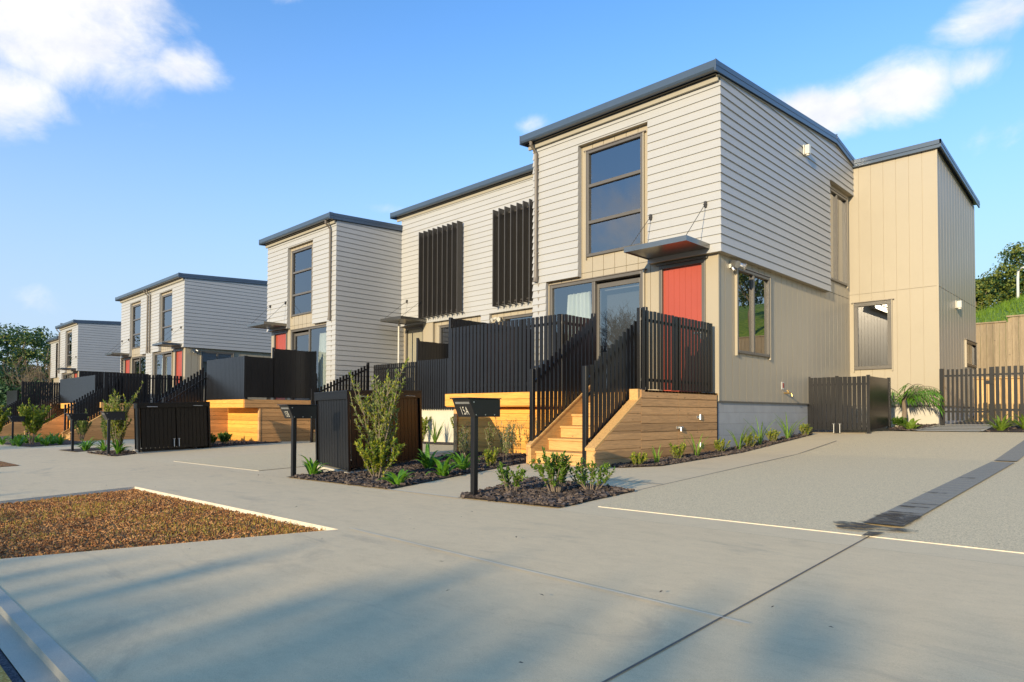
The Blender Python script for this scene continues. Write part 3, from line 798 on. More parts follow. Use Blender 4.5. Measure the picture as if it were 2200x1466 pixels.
# ---- F: farthest pair, a little lower
Fr = -42.1
Fh = thing('townhouse', (-44.8, 0, 0), 'farthest full-height white townhouse, one tall window, standing in front of dark trees', 'townhouse', 'white townhouses along the row')
bm, pm = MB(), MB()
DF = -.3
unit_front(Fh, lambda u: Fr - u, 4.6, dz=DF, cornerboards=(1, 0), bm=bm, pm=pm)
tops = [(-SC_, 1, 6.42 + DF + .05 + SC_ * .28)]
FS = lambda u, o, z: (Fr + o, u, z + DF)
boards(bm, FS, 0, 8.5, 3.55, 7.1, tops=[(-SC_, 1, 6.47 + SC_ * .28)], e0=1)
grooves(pm, lambda u, o, z: (Fr - .1 + o, u, z + DF), .1, 8.5, 1.0, 3.55, phase=.35)
boards(bm, lambda u, o, z: (Fr - 4.6 - o, u, z + DF), 0, 8.5, 1.0, 6.9, e0=0)
bm.build('weatherboard_wall', M['board'], Fh); pm.build('panel_wall', M['beige'], Fh)
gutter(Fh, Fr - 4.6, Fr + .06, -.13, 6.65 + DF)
monoroof(Fh, Fr - 4.6, Fr + .06, -.22, 6.62 + DF, SC_, 8.5, 8.6); barge(Fh, Fr + .03, -.28, 6.65 + DF, SC_, 8.5, 8.5)
downpipe(Fh, Fr - 4.52, 6.2, .6, 3.3)
Gh = thing('townhouse', (-48.3, 0, 0), 'sliver of a lower-roofed white townhouse adjoining the farthest unit', 'townhouse', 'white townhouses along the row')
bm, pm = MB(), MB()
DG = -.85
GP = lambda u, o, z: (-46.72 - u, -o + .1, z + DG)
boards(bm, GP, 0, .9, 3.9, 6.5); boards(bm, GP, .9, 1.5, 6.2, 6.5); boards(bm, GP, 1.5, 3.0, 3.9, 6.5, e1=1)
grooves(pm, lambda u, o, z: (-46.72 - u, -o + .2, z + DG), 0, 2.6, 1.0, 6.2, phase=.1)
boards(bm, lambda u, o, z: (-49.72 - o, u, z + DG), .1, 8, 3.9, 6.7, e0=1)
bm.build('weatherboard_wall', M['board'], Gh); pm.build('panel_wall', M['beige'], Gh)
window(Gh, lambda u, o, z: (-46.72 - u, -o + .2, z + DG), 1.0, 1.45, 4.2, 6.1, (4.9, 5.5), fw=.05, trim=False)
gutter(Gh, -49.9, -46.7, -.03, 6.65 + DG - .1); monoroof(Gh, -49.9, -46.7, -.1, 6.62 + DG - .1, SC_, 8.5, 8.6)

# ================================================================== DECKS, SCREENS, STAIRS
def lerp(a, b, t): return a + (b - a) * t
def balustrade(name, cat, label, a, b, zb, zt, s=.1, w=.066, t=.018, side=1, posts=((0, .03), (1, .03)), pbase=None, rails=(.14, .14), group=None, handrail=None, mat='black', psize=.065, slab=False):
    """vertical slats from a to b (x,y); zb/zt slat bottoms and tops at both ends"""
    A2, B2 = Vector(a), Vector(b); d = (B2 - A2); Lg = d.length; d.normalize(); nrm = Vector((d.y, -d.x)) * side
    root = thing(name, (a[0], a[1], min(zb)), label, cat, group)
    sl = MB(); n = max(2, int(round(Lg / s)))
    for i in range(n):
        c = (i + .5) / n; p = A2 + d * Lg * c + nrm * (t / 2 + .016)
        z0, z1 = lerp(zb[0], zb[1], c), lerp(zt[0], zt[1], c)
        z0 += RND.uniform(-.003, .003); z1 += RND.uniform(-.004, .004)
        q = []
        for z in (z0, z1):
            for su, sn in ((-1,-1),(1,-1),(1,1),(-1,1)):
                v = p + d * su * w / 2 + nrm * sn * t / 2
                q.append((v.x, v.y, z))
        sl.hexa(q)
    sl.build('slat_panel', M[mat], root)
    for k, (off, top) in enumerate(((rails[0], 0), (rails[1], 1))):
        r = MB()
        za = (zb[0] + off if not top else zt[0] - off); zc = (zb[1] + off if not top else zt[1] - off)
        r.obar((a[0], a[1], za), (b[0], b[1], zc), .032, .045)
        r.build('rail', M[mat], root, bevel=.003)
    for f, up in posts:
        p = A2 + d * Lg * f - nrm * .02
        ps = MB(); h = psize / 2
        zlow = (lerp(zb[0], zb[1], f) - .0) if pbase is None else (pbase(p.x, p.y) if callable(pbase) else pbase)
        ps.box(p.x - h, p.x + h, p.y - h, p.y + h, zlow, lerp(zt[0], zt[1], f) + up)
        ps.box(p.x - h * 1.7, p.x + h * 1.7, p.y - h * 1.7, p.y + h * 1.7, zlow, zlow + .008)
        ps.build('post', M[mat], root, bevel=.004)
    if handrail:
        off, dz0, dz1, ta, tb = handrail
        pa = A2 + d * Lg * ta - nrm * off; pb = A2 + d * Lg * tb - nrm * off
        h = MB(); za, zc = lerp(zb[0], zb[1], ta) + dz0, lerp(zb[0], zb[1], tb) + dz1
        h.tube([(pa.x, pa.y, za), (pb.x, pb.y, zc)], .021, 10)
        for q in (.1, .5, .9):
            m = pa.lerp(pb, q); zz = lerp(za, zc, q)
            h.tube([(m.x, m.y, zz - .02), (m.x, m.y, zz - .07), (m.x + nrm.x * off, m.y + nrm.y * off, zz - .09)], .008, 6)
        h.build('handrail', M[mat], root, smooth=True)
    return root

def clad(mb, P, u0, u1, z0, z1, course=.125, gap=.009, th=.022, tops=(), joints=()):
    """horizontal boards with open joints"""
    z = z1
    while z > z0 + .02:
        lo = max(z - course + gap, z0)
        us = [u0] + [j for j in joints if u0 < j < u1] + [u1]
        for a, b in zip(us[:-1], us[1:]):
            poly = clip_top([(a + .003, lo), (b - .003, lo), (b - .003, z), (a + .003, z)], tops)
            if len(poly) >= 3:
                k = len(poly)
                mb.face([P(u, th, v) for u, v in poly])
                for i in range(k):
                    p, q = poly[i], poly[(i + 1) % k]
                    mb.face([P(p[0], th, p[1]), P(p[0], 0, p[1]), P(q[0], 0, q[1]), P(q[0], th, q[1])])
        z -= course
    # dark backing close behind the boards
    poly = clip_top([(u0, z0), (u1, z0), (u1, z1), (u0, z1)], tops)
    mb.face([P(u, -.004, v) for u, v in poly])

def deck(xs, sd, W, label, yf=-2.2, ystair=-3.25, zt=1.13, under=(.1, -1.95), farside=False, nearside=True, stair_w=(.26, 1.2)):
    """xs = stair-side edge, sd = direction of the deck from there, W = width"""
    X = lambda w: xs + sd * w
    zg = gz(X(.7), ystair)
    root = thing('timber_deck', (X(W / 2), yf / 2, gz(X(W / 2), yf / 2)), label, 'deck', 'timber decks in front of the townhouses')
    # deck floor
    fl = MB(); k = 0; y = yf + .02
    xa, xb = sorted((X(0), X(W)))
    xi, xo = sorted((X(stair_w[0]), X(stair_w[1])))
    ytop = ystair + .28 * 6
    while y < .06:
        y2 = min(y + .09, .07)
        if y < ytop:
            for a, b in ((xa, xi), (xo, xb)): fl.box(a, b, y, y2, zt - .03, zt)
        else: fl.box(xa, xb, y, y2, zt - .03, zt)
        y += .095
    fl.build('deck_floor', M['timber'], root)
    # front fascia
    f = MB(); xl, xr_ = sorted((X(stair_w[1] + .22), X(W)))
    clad(f, lambda u, o, z: (u, yf - o, z), xl, xr_, zt - .235, zt + .012, .12)
    f.face([(xl, yf, zt - .235), (xr_, yf, zt - .235), (xr_, -.1, zt - .235), (xl, -.1, zt - .235)])
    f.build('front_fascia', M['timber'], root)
    # lower front cladding, set back
    lo = MB(); a, b = sorted((X(stair_w[1] + .06), X(W - under[0])))
    yl = under[1]
    clad(lo, lambda u, o, z: (u, yl - o, z), a, b, gz(X(W / 2), yl) - .12, zt - .24)
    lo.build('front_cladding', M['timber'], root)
    # far side
    fs = MB(); o_ = 1 if (X(W) > X(0)) else -1
    clad(fs, lambda u, o, z: (X(W) + o_ * o, u, z), yf, .08, zt - .235, zt + .012, .12)
    ya = yf + .5 if farside else yl
    clad(fs, lambda u, o, z: (X(W) - o_ * .03 + o_ * o, u, z), ya, .08, gz(X(W), -1) - .12, zt - .24)
    fs.box(min(X(W) - o_ * .1, X(W)), max(X(W) - o_ * .1, X(W)), ya - .05, ya, gz(X(W), -1) - .12, zt - .24)
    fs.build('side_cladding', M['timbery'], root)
    # stair side wall with sloping top
    n = max(5, round((zt - zg) / .18)); rise = (zt - zg) / n; go = .28
    y0 = ystair - .12
    sl = rise / go
    ns = MB(); so = -o_
    tops = [(-sl, 1, zg + .24 - sl * (ystair - .12))]
    def PS(u, o, z): return (X(0) + so * o - so * .022, u, z)
    yv = yf - .08
    clad(ns, PS, yv, .04, zg - .1, zt - .0, joints=(-1.23, -.59) if nearside else ())
    clad(ns, PS, y0, yv, zg - .1, zt - .1, tops=tops)
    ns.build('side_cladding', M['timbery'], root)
    iw = MB()
    clad(iw, lambda u, o, z: (X(stair_w[1] + .052) + o_ * o, u, z), y0, max(yl, yf) + .1, zg - .1, zt - .1, tops=tops)
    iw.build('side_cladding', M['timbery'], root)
    if nearside:
        for z in (zg + .68, zg + .22):
            hw = MB(); hw.box(X(0), X(0) + .006, -.66, -.5, z - .02, z + .02); hw.tube([(X(0) + .012, -.56, z - .045), (X(0) + .012, -.56, z + .045)], .018, 8)
            hw.build('hinge', M['steel'], root)
        lt = MB(); lt.box(X(0), X(0) + .012, -1.30, -1.12, zg + .5, zg + .535); lt.tube([(X(0) + .02, -1.22, zg + .52), (X(0) + .02, -1.13, zg + .52)], .011, 8); lt.tube([(X(0) + .025, -1.2, zg + .52), (X(0) + .03, -1.2, zg + .46)], .016, 8)
        lt.build('latch', M['steel'], root)
    # capping / stringers
    za = lambda y: zg + .24 + sl * (y - (ystair - .12))
    w0, w1 = .0, stair_w[0]
    for wa, wb in ((w0 + .012, w1 - .1), (stair_w[1] - .02, stair_w[1] + .05)):
        st = MB(); a, b = sorted((X(wa), X(wb)))
        ye = yv if wa < .1 else min(ytop - .3, ystair + .28 * 5)
        st.prism([(y0, zg - .1), (y0, za(y0)), (ye, za(ye)), (ye, zg - .1)], 'x', a, b)
        st.prism([(y0 - .02, za(y0) - .01), (ye, za(ye)), (ye, za(ye) + .04), (y0 - .02, za(y0) + .03)], 'x', a - .01, b + .01)
        if wa < .1:
            a, b = sorted((X(.012), X(.16)))
            st.box(a, b, yv - .07, yv - .002, zt - .21, zt + .01)
        st.build('stringer', M['stringer'], root, bevel=.004)
    tr = MB(); a, b = sorted((X(stair_w[0] - .08), X(stair_w[1] + .0)))
    for i in range(n):
        yy = ystair + go * i
        top = zg + rise * (i + 1)
        tr.box(a, b, yy, yy + .03, top - rise + .004, top - .034)
        if i < n - 1: tr.box(a, b, yy - .022, yy + go + .004, top - .032, top)
    tr.build('stair_tread', M['deckwood'], root, bevel=.004)
    return dict(root=root, X=X, zg=zg, sl=sl, ystair=ystair, zt=zt, yf=yf, n=n)

def stair_rails(dk, wr, wl, lab_r, lab_l, group='slatted stair balustrades', h=1.2, run=1.5):
    X, zg, sl, y0 = dk['X'], dk['zg'], dk['sl'], dk['ystair'] - .04
    z0 = zg + .30
    dz = sl * run
    for w, lab, near in ((wr, lab_r, True), (wl, lab_l, False)):
        x = X(w)
        sgn = 1 if near == (X(1) < X(0)) else -1
        balustrade('stair_balustrade', 'balustrade', lab, (x, y0 + .06), (x, y0 + run), (z0, z0 + dz), (z0 + h - .12, z0 + h - .12 + dz), s=.095, w=.066, t=.018,
                   side=1 if (X(1) < X(0)) else -1, posts=((-.03, .04), (1.0, .03)), pbase=lambda px, py: max(zg, zg) if py < y0 + .3 else zg + .5, group=group, rails=(.05, .17),
                   handrail=(.09, .62, .62, .06, .94) if near else None)

GS = 'black slatted screens on the decks'
# A's deck
dA = deck(-.1, -1, 4.5, 'nearest stained timber deck with a storage door hinged into its brown side wall', nearside=True)
stair_rails(dA, .23, 1.22, 'black slatted balustrade with a pipe handrail on the storage-door side of the nearest stairs', 'black slatted balustrade on the screen side of the nearest timber stairs')
balustrade('slat_screen', 'screen', 'wide dark grey slatted screen along the front edge of the nearest timber deck', (-4.5, -2.17), (-1.69, -2.17), (1.145, 1.145), (2.41, 2.41), s=.097, w=.066, side=1, posts=((.02, 0), (.36, .0), (.68, 0), (.99, 0)), group=GS)
balustrade('slat_screen', 'screen', 'short black slatted return from the front screen beside the nearest stairs', (-1.70, -2.13), (-1.70, -1.28), (1.145, 1.145), (2.41, 2.41), s=.095, side=1, posts=((1, 0),), group=GS)
balustrade('slat_screen', 'screen', 'black slatted side screen before the nearest red door, on the brown timber wall', (-.17, -2.2), (-.17, -.02), (1.145, 1.145), (2.32, 2.32), s=.104, w=.064, side=1, posts=((.01, .03), (.48, 0), (.99, 0)), group=GS)
balustrade('slat_screen', 'screen', 'tall black divider running back to the wall at the far end of the nearest deck', (-4.56, -2.1), (-4.56, 2.3), (1.0, 1.0), (2.62, 2.62), s=.1, w=.096, side=1, posts=((0, .02), (.5, 0), (1, 0)), group=GS)

# B's porch
pb = thing('entry_porch', (-10, .9, 0), 'cream plastered porch base behind the nearest bin store, with small plants along its foot', 'porch')
q = MB(); q.box(-12.3, -4.62, 1.24, 2.5, -.25, .9); q.build('porch_base', M['plaster'], pb)
q = MB()
for i in range(7): q.box(-12.25, -11.2, -.55 + .26 * i, 1.3, -.25, -.08 + .16 * (i + 1))
q.build('porch_step', M['deckwood'], pb)
for a in (-11.2, -12.33):
    q = MB(); q.prism([(-.7, -.2), (-.7, .16), (1.24, 1.2), (1.24, -.2)], 'x', a, a + .08); q.build('stringer', M['stringer'], pb)
balustrade('stair_balustrade', 'balustrade', 'black slatted balustrade climbing behind the nearest bin store to the set-back porch', (-11.95, -.95), (-11.95, .9), (.25, 1.3), (1.40, 2.25), s=.1, side=1, posts=((0, .04), (1.0, .04)), pbase=lambda x, y: gz(x, y) if y < 0 else .3, group='slatted stair balustrades')
balustrade('slat_screen', 'screen', 'low black slatted fence across the set-back porch, above the nearest bin store', (-12.0, 1.15), (-9.85, 1.15), (.86, .86), (2.23, 2.23), s=.098, w=.064, side=1, posts=((.34, 0), (.68, 0), (.995, .68)), group=GS)
balustrade('slat_screen', 'screen', 'dark slatted fence on the cream porch wall, between the tall post and the nearest deck', (-9.8, 1.15), (-4.6, 1.15), (.87, .87), (2.25, 2.25), s=.098, w=.07, side=1, posts=((.3, 0), (.6, 0)), group=GS)
balustrade('slat_screen', 'screen', 'brown-black solid divider on the set-back porch beside its grey door', (-9.85, 1.2), (-9.85, 2.35), (.9, .9), (2.82, 2.82), s=.1, w=.098, side=1, posts=((0, .05),), group=GS)

# C's deck
dC = deck(-17.6, 1, 4.02, 'stained timber deck with a sunlit recess under its front edge, beside the second letterbox', ystair=-3.42, under=(.03, -1.5), farside=True, nearside=False)
stair_rails(dC, .25, 1.2, 'black slatted balustrade on the far side of the stairs behind the farther bin store', 'black slatted balustrade rising to the pale-lit screen behind the farther bin store')
balustrade('slat_screen', 'screen', 'front screen of close black slats shining pale blue, above the sunlit deck recess', (-16.35, -2.17), (-13.55, -2.17), (1.145, 1.145), (2.40, 2.40), s=.098, w=.086, side=1, posts=((.01, 0), (.5, 0), (.99, 0)), group=GS)
balustrade('slat_screen', 'screen', 'lower solid black side panel at the corner of the deck with the sunlit recess', (-13.55, -2.2), (-13.55, -1.36), (1.2, 1.2), (2.38, 2.38), s=.17, w=.166, side=1, posts=((0, .02), (1, 0)), group=GS, rails=(.03, .03))
balustrade('slat_screen', 'screen', 'taller solid black side panel in front of the second red door', (-13.55, -1.34), (-13.55, .02), (1.2, 1.2), (2.66, 2.66), s=.17, w=.166, side=1, posts=((0, .04), (.5, .02), (1, .02)), group=GS, rails=(.03, .03))

# D's decks
dD = deck(-24.7, -1, 4.4, 'timber deck and stair stringer of the paired townhouses, on the side nearer the bin store', yf=-2.9, ystair=-3.95, nearside=False, under=(.1, -2.6))
stair_rails(dD, .23, 1.22, 'long black slatted balustrade above the nearer brown stair wall of the paired townhouses', 'black slatted balustrade on the inner side of the nearer stairs of the paired townhouses', run=1.75)
dE = deck(-33.3, 1, 4.3, 'timber deck of the paired townhouses farther from the bin store', yf=-2.9, ystair=-3.95, nearside=False, under=(.1, -2.6))
stair_rails(dE, .23, 1.22, 'outer black slatted balustrade of the farther stairs at the paired townhouses', 'black slatted balustrade sloping below the pale screen of the paired townhouses', run=1.75)
balustrade('slat_screen', 'screen', 'long slatted screen reflecting pale sky before the paired townhouses', (-32.2, -2.87), (-26.2, -2.87), (1.145, 1.145), (2.28, 2.28), s=.13, w=.115, side=1, posts=((0, 0), (.5, 0), (1, 0)), group=GS)
balustrade('slat_screen', 'screen', 'black slatted side screen before the nearer red door of the paired townhouses', (-24.78, -2.9), (-24.78, -.0), (1.145, 1.145), (2.30, 2.30), s=.12, w=.075, side=1, posts=((0, .03), (.5, 0), (1, 0)), group=GS)
balustrade('slat_screen', 'screen', 'black solid fence between the farther red door and the twin downpipes', (-29.0, -2.8), (-29.0, 0), (1.145, 1.145), (2.55, 2.55), s=.14, w=.135, side=1, posts=((0, 0), (1, 0)), group=GS)
# F's deck
dF = deck(-42.2, -1, 4.4, 'farthest timber deck and stairs, before dark trees', yf=-2.7, ystair=-3.75, zt=.85, nearside=False, under=(.1, -2.4))
stair_rails(dF, .23, 1.22, 'farthest black slatted balustrade on the nearer side of its stairs', 'farthest black slatted balustrade on the inner side of its stairs', run=1.7)
balustrade('slat_screen', 'screen', 'small pale slatted screen on the farthest deck', (-47.2, -2.67), (-43.8, -2.67), (.86, .86), (2.02, 2.02), s=.13, w=.115, side=1, posts=((0, 0), (1, 0)), group=GS)
balustrade('slat_screen', 'screen', 'dark solid fence panel behind the farthest stairs', (-42.3, -2.7), (-42.3, -.0), (.86, .86), (2.5, 2.5), s=.12, w=.1, side=1, posts=((0, .03), (1, 0)), group=GS)

# fences between C and D and beyond
balustrade('yard_fence', 'fence', 'black solid yard fence closing the gap beside the paired townhouses', (-24.3, 3.6), (-17.0, 3.6), (.1, .1), (2.2, 2.2), s=.14, w=.13, side=1, posts=((0, 0), (.5, 0), (1, 0)))
balustrade('yard_fence', 'fence', 'black solid yard fence beside the farthest townhouse', (-42.0, 1.6), (-33.6, 1.6), (-.3, -.3), (2.3, 2.3), s=.14, w=.13, side=1, posts=((0, 0), (.5, 0), (1, 0)))

# ---- right side: bin enclosure, gate, fences
en = thing('bin_enclosure', (.5, 4.6, gz(.5, 4.6)), 'olive-black slatted bin enclosure with two drop bolts, against the beige side wall', 'enclosure')
def slats(mb, a, b, z0, z1, s, w, t=.018, zf=None):
    A2, B2 = Vector(a), Vector(b); d = B2 - A2; Lg = d.length; d.normalize(); nn = Vector((d.y, -d.x)); n = int(round(Lg / s))
    for i in range(n):
        p = A2 + d * Lg * (i + .5) / n
        zz = z0 if zf is None else zf(p.x, p.y) + z0
        q = []
        for z in (zz, z1 + RND.uniform(-.004, .004)):
            for su, sn in ((-1,-1),(1,-1),(1,1),(-1,1)):
                v = p + d * su * w / 2 + nn * sn * t / 2; q.append((v.x, v.y, z))
        mb.hexa(q)
for a, b in ((-.09, .44), (.50, 1.04)):
    g = MB(); slats(g, (a, 4.2), (b, 4.2), .07, 1.555, .088, .078, zf=gz); g.build('gate_leaf', M['black'], en)
    for z in (.56, 1.38):
        r = MB(); r.box(a, b, 4.215, 4.245, z, z + .04); r.build('rail', M['black'], en)
g = MB(); slats(g, (1.08, 4.25), (1.08, 5.62), .06, 1.555, .075, .066, zf=gz); g.build('side_panel', M['black'], en)
for x, y in ((-.1, 4.22), (.47, 4.23), (1.08, 4.2), (1.08, 5.64)):
    p = MB(); p.box(x - .03, x + .03, y - .03, y + .03, gz(x, y), 1.58); p.box(x - .055, x + .055, y - .05, y + .05, gz(x, y), gz(x, y) + .008); p.build('post', M['black'], en, bevel=.003)
for x in (.41, .53):
    bt = MB(); bt.tube([(x, 4.18, gz(x, 4.2) + .01), (x, 4.18, gz(x, 4.2) + .2)], .009, 8); bt.tube([(x - .03, 4.18, gz(x, 4.2) + .2), (x + .03, 4.18, gz(x, 4.2) + .2)], .008, 6); bt.build('drop_bolt', M['steel'], en)

gt = thing('garden_gate', (2.3, 6.5, gz(2.3, 6.5)), 'dark grey picket gate at the end of the short ribbed path beside the rear wing', 'gate')
g = MB(); slats(g, (1.98, 6.5), (2.72, 6.5), .12, 1.76, .085, .045, zf=gz); g.build('picket_panel', M['black'], gt)
for z in (.82, 1.6):
    r = MB(); r.box(1.93, 2.76, 6.515, 6.545, z, z + .04); r.build('rail', M['black'], gt)
for x in (1.90, 2.80):
    p = MB(); p.box(x - .04, x + .04, 6.47, 6.55, gz(x, 6.5) - .02, 1.78); p.build('post', M['black'], gt, bevel=.003)
lt = MB(); lt.box(2.70, 2.84, 6.45, 6.47, 1.42, 1.5); lt.build('latch', M['black'], gt)
pf = thing('picket_fence', (4, 6.4, gz(4, 6.4)), 'dark grey picket fence running on from the garden gate behind low ferns', 'fence')
g = MB(); slats(g, (2.86, 6.4), (7.2, 6.4), .03, 1.78, .1, .06, zf=gz); g.build('picket_panel', M['black'], pf)
for z in (.86, 1.6):
    r = MB(); r.box(2.84, 7.2, 6.415, 6.445, z, z + .04); r.build('rail', M['black'], pf)
for x in (4.3, 5.7, 7.2):
    p = MB(); p.box(x - .04, x + .04, 6.43, 6.51, gz(x, 6.4) - .02, 1.79); p.build('post', M['black'], pf, bevel=.003)

rw = thing('retaining_wall', (5, 9.6, gz(5, 9.6)), 'bright new pine retaining wall seen between the pickets of the gate', 'wall')
g = MB(); x = 1.98
while x < 9:
    g.box(x, x + .13, 9.55 + RND.uniform(-.006, .006), 9.62, .5, 1.66 + RND.uniform(-.015, .015)); x += .14
g.build('pine_board', M['newwood'], rw)
g = MB(); g.box(1.98, 9, 9.5, 9.66, 1.66, 1.70); g.build('capping', M['newwood'], rw, bevel=.004)
bf = thing('boundary_fence', (5, 12.9, gz(5, 12.9)), 'tall stepped grey-brown timber boundary fence below the grassy bank', 'fence')
x = 1.30; g = MB()
while x < 14:
    zt = 3.42 if x < 2.22 else (3.56 if x < 6 else 3.8)
    g.box(x, x + .143, 12.9 + RND.uniform(-.008, .008), 12.93, .4, zt + RND.uniform(-.006, .006)); x += .15
g.build('paling_panel', M['fencewood'], bf)
g = MB(); g.box(1.28, 2.22, 12.86, 12.95, 3.42, 3.46); g.box(2.22, 6, 12.86, 12.95, 3.56, 3.60); g.box(6, 14, 12.86, 12.95, 3.8, 3.84); g.build('capping', M['fencewood'], bf)
for x in (1.3, 2.3, 4.2, 6.1, 8):
    p = MB(); p.box(x - .05, x + .05, 12.93, 13.03, .3, 3.4 if x < 2.25 else 3.55); p.build('post', M['fencewood'], bf)
sfn = thing('side_fence', (1.3, 11.4, gz(1.3, 11.4)), 'dark shaded fence return between the rear wing and the boundary fence', 'fence')
g = MB(); y = 11.25
while y < 12.85:
    g.box(1.27, 1.295, y, y + .143, .4, 3.3); y += .15
g.build('paling_panel', M['fencewood'], sfn)

# ================================================================== GROUND
ground_piece('ground', [[(-420, -300), (420, -300), (420, 13.2), (-420, 13.2)]], -.06, M['ground'])
ground_piece('grass_bank', [[(-420, 13.2), (420, 13.2), (420, 300), (-420, 300)]], -.03, M['bank'])
ground_piece('footpath', [[(-75, -8.0), (34, -8.0), (34, -6.43), (-75, -6.43)], [(.31, -9.93), (34, -9.93), (34, -8.0), (1.126, -8.0), (.31, -9.86)], [(-3.05, -9.93), (.31, -9.93), (.31, -9.86), (-3.05, -9.86)], [(-9.0, -9.93), (-3.05, -9.93), (-3.05, -9.86), (-3.38, -8.0), (-9.0, -8.0)], [(-75, -9.93), (-9.0, -9.93), (-9.0, -8.0), (-75, -8.0)]], 0, M['foot'])
fpath = bpy.data.objects['footpath']
ground_piece('path', [[(-22, -6.428), (12, -6.428), (12, 4.6), (1.12, 4.72), (-.1, 4.5), (-.1, -3.2), (-1.7, -3.0), (-1.8, .2), (-22, .2)], [(1.14, 4.3), (12, 4.3), (12, 4.95), (1.14, 4.95)]], 0.0, M['path'])
ground_piece('driveway', [[(1.98, -6.09), (12, -6.09), (12, 4.8), (1.0, 4.8), (1.30, -.5), (1.69, -5.0)], [(-7.4, -6.2), (-4.0, -6.2), (-4.3, -3.2), (-4.9, .0), (-9.2, .0), (-8.6, -1.5)]], .006, M['aggr'])
dw = bpy.data.objects['driveway']
ground_piece('road', [[(-300, -26), (300, -26), (300, -10.066), (-300, -10.066)]], -.036, M['asphalt'])
mb = MB(); sheet(mb, ccw([(-90, -10.066), (34, -10.066), (34, -9.985), (-90, -9.985)]), -.030); tag(mb.build('gutter_channel', M['kerb']), kind='structure')
mb = MB()
xs = -90.0
while xs < 30:
    a, b = gz(xs, -9.97), gz(xs + 2, -9.97)
    mb.hexa([(xs,-9.99,a-.1),(xs+2,-9.99,b-.1),(xs+2,-9.93,b-.1),(xs,-9.93,a-.1),(xs,-9.985,a+.001),(xs+2,-9.985,b+.001),(xs+2,-9.93,b+.004),(xs,-9.93,a+.004)])
    xs += 2
tag(mb.build('kerb', M['kerb']), kind='structure')
ground_piece('road_marking', [[(-30, -10.30), (2.75, -10.30), (2.75, -10.098), (-30, -10.098)]], -.028, M['yellow'])
VERGE = [[(.31, -9.86), (1.126, -8.0), (-3.38, -8.0), (-3.05, -9.86)], [(-9.09, -8.18), (-22, -8.2), (-22, -9.86), (-8.9, -9.86)], [(-26, -8.2), (-40, -8.2), (-40, -9.86), (-26, -9.86)]]
mb = MB(); sheet(mb, ccw(VERGE[0]), -.036)
for v_ in VERGE[1:]: sheet(mb, ccw(v_), .008)
tag(mb.build('verge', M['soil']), kind='structure')
jm = MB()
for a, b, w in (((4.03, -6.09), (4.12, -9.93), .009), ((-5.4, -8.0), (-5.6, -6.44), .006), ((-9.5, -8.0), (-9.5, -6.44), .008)):
    strip(jm, a, b, w, .004)
for a, b in (((.111, -4.845), (-.29, -3.42)), ((1.69, -5.1), (1.31, -.5)), ((1.31, -.5), (1.05, 2.4)), ((-.1, -4.3), (1.62, -4.5))):
    strip(jm, a, b, .016, .010)
jm.build('control_joint', M['joint'], fpath)
pl = MB()
for a, b, w in (((-.5, -6.435), (.62, -6.435), .018), ((1.19, -7.95), (4.2, -8.12), .007)):
    strip(pl, a, b, w, .012)
for a, b, hh in (((-3.38, -8.0), (1.126, -8.0), .05), ((-3.05, -9.86), (-3.38, -8.0), .05), ((.31, -9.86), (1.126, -8.0), .05), ((-3.05, -9.86), (.31, -9.86), .05), ((1.98, -6.092), (12, -6.092), -.005), ((-7.4, -6.202), (-4.0, -6.202), -.004)):
    K = 14
    for k in range(K):
        p = (lerp(a[0], b[0], k / K), lerp(a[1], b[1], k / K)); q = (lerp(a[0], b[0], (k + 1) / K), lerp(a[1], b[1], (k + 1) / K)); za, zc = gz(*p), gz(*q)
        pl.face([(p[0], p[1], za - max(hh, 0)), (q[0], q[1], zc - max(hh, 0)), (q[0], q[1], zc - min(hh, 0) + .0005), (p[0], p[1], za - min(hh, 0) + .0005)])
pl.build('slab_edge', M['paleline'], fpath)
# drain strip of slate pavers, damp at its lower end
ch = MB(); y = -5.72
while y < 4.6:
    ln = .2
    if not (-.42 < y < -.18):
        xm = lerp(4.0, 3.86, (y + 5.7) / 8)
        sheet(ch, ccw([(xm - .118, y), (xm + .118, y), (xm + .118, y + ln - .008), (xm - .118, y + ln - .008)]), .020)
    y += ln
ch.build('drain_strip', M['wet'], dw)
wm = MB(); rr = random.Random(3)
y = -5.74
while y < -2.2:
    wd = .02 + rr.random() * .03; xm = lerp(4.0, 3.86, (y + 5.7) / 8)
    dens = 1.0 if y < -5.25 else (.45 if y < -4.5 else .14)
    if rr.random() < dens:
        a = xm - .15 + rr.random() * .05; b = xm + .14 - rr.random() * (.02 if y < -5 else .16)
        sheet(wm, ccw([(a, y), (b, y), (b + .01, y + wd), (a + .02, y + wd)]), .025)
    y += wd + (.002 if y < -5.2 else rr.random() * .05)
blob = []
for k in range(22):
    t = 2 * math.pi * k / 22; r = 1 + .35 * math.sin(3 * t + 1) + .2 * rr.random()
    blob.append((3.95 + .2 * r * math.cos(t), -5.86 + .11 * r * math.sin(t)))
sheet(wm, ccw(blob), .018)
sheet(wm, ccw([(4.0, -6.0), (4.09, -5.98), (4.06, -6.14), (4.01, -6.18)]), .0165)
wm.build('damp_stain', M['wetter'], dw)
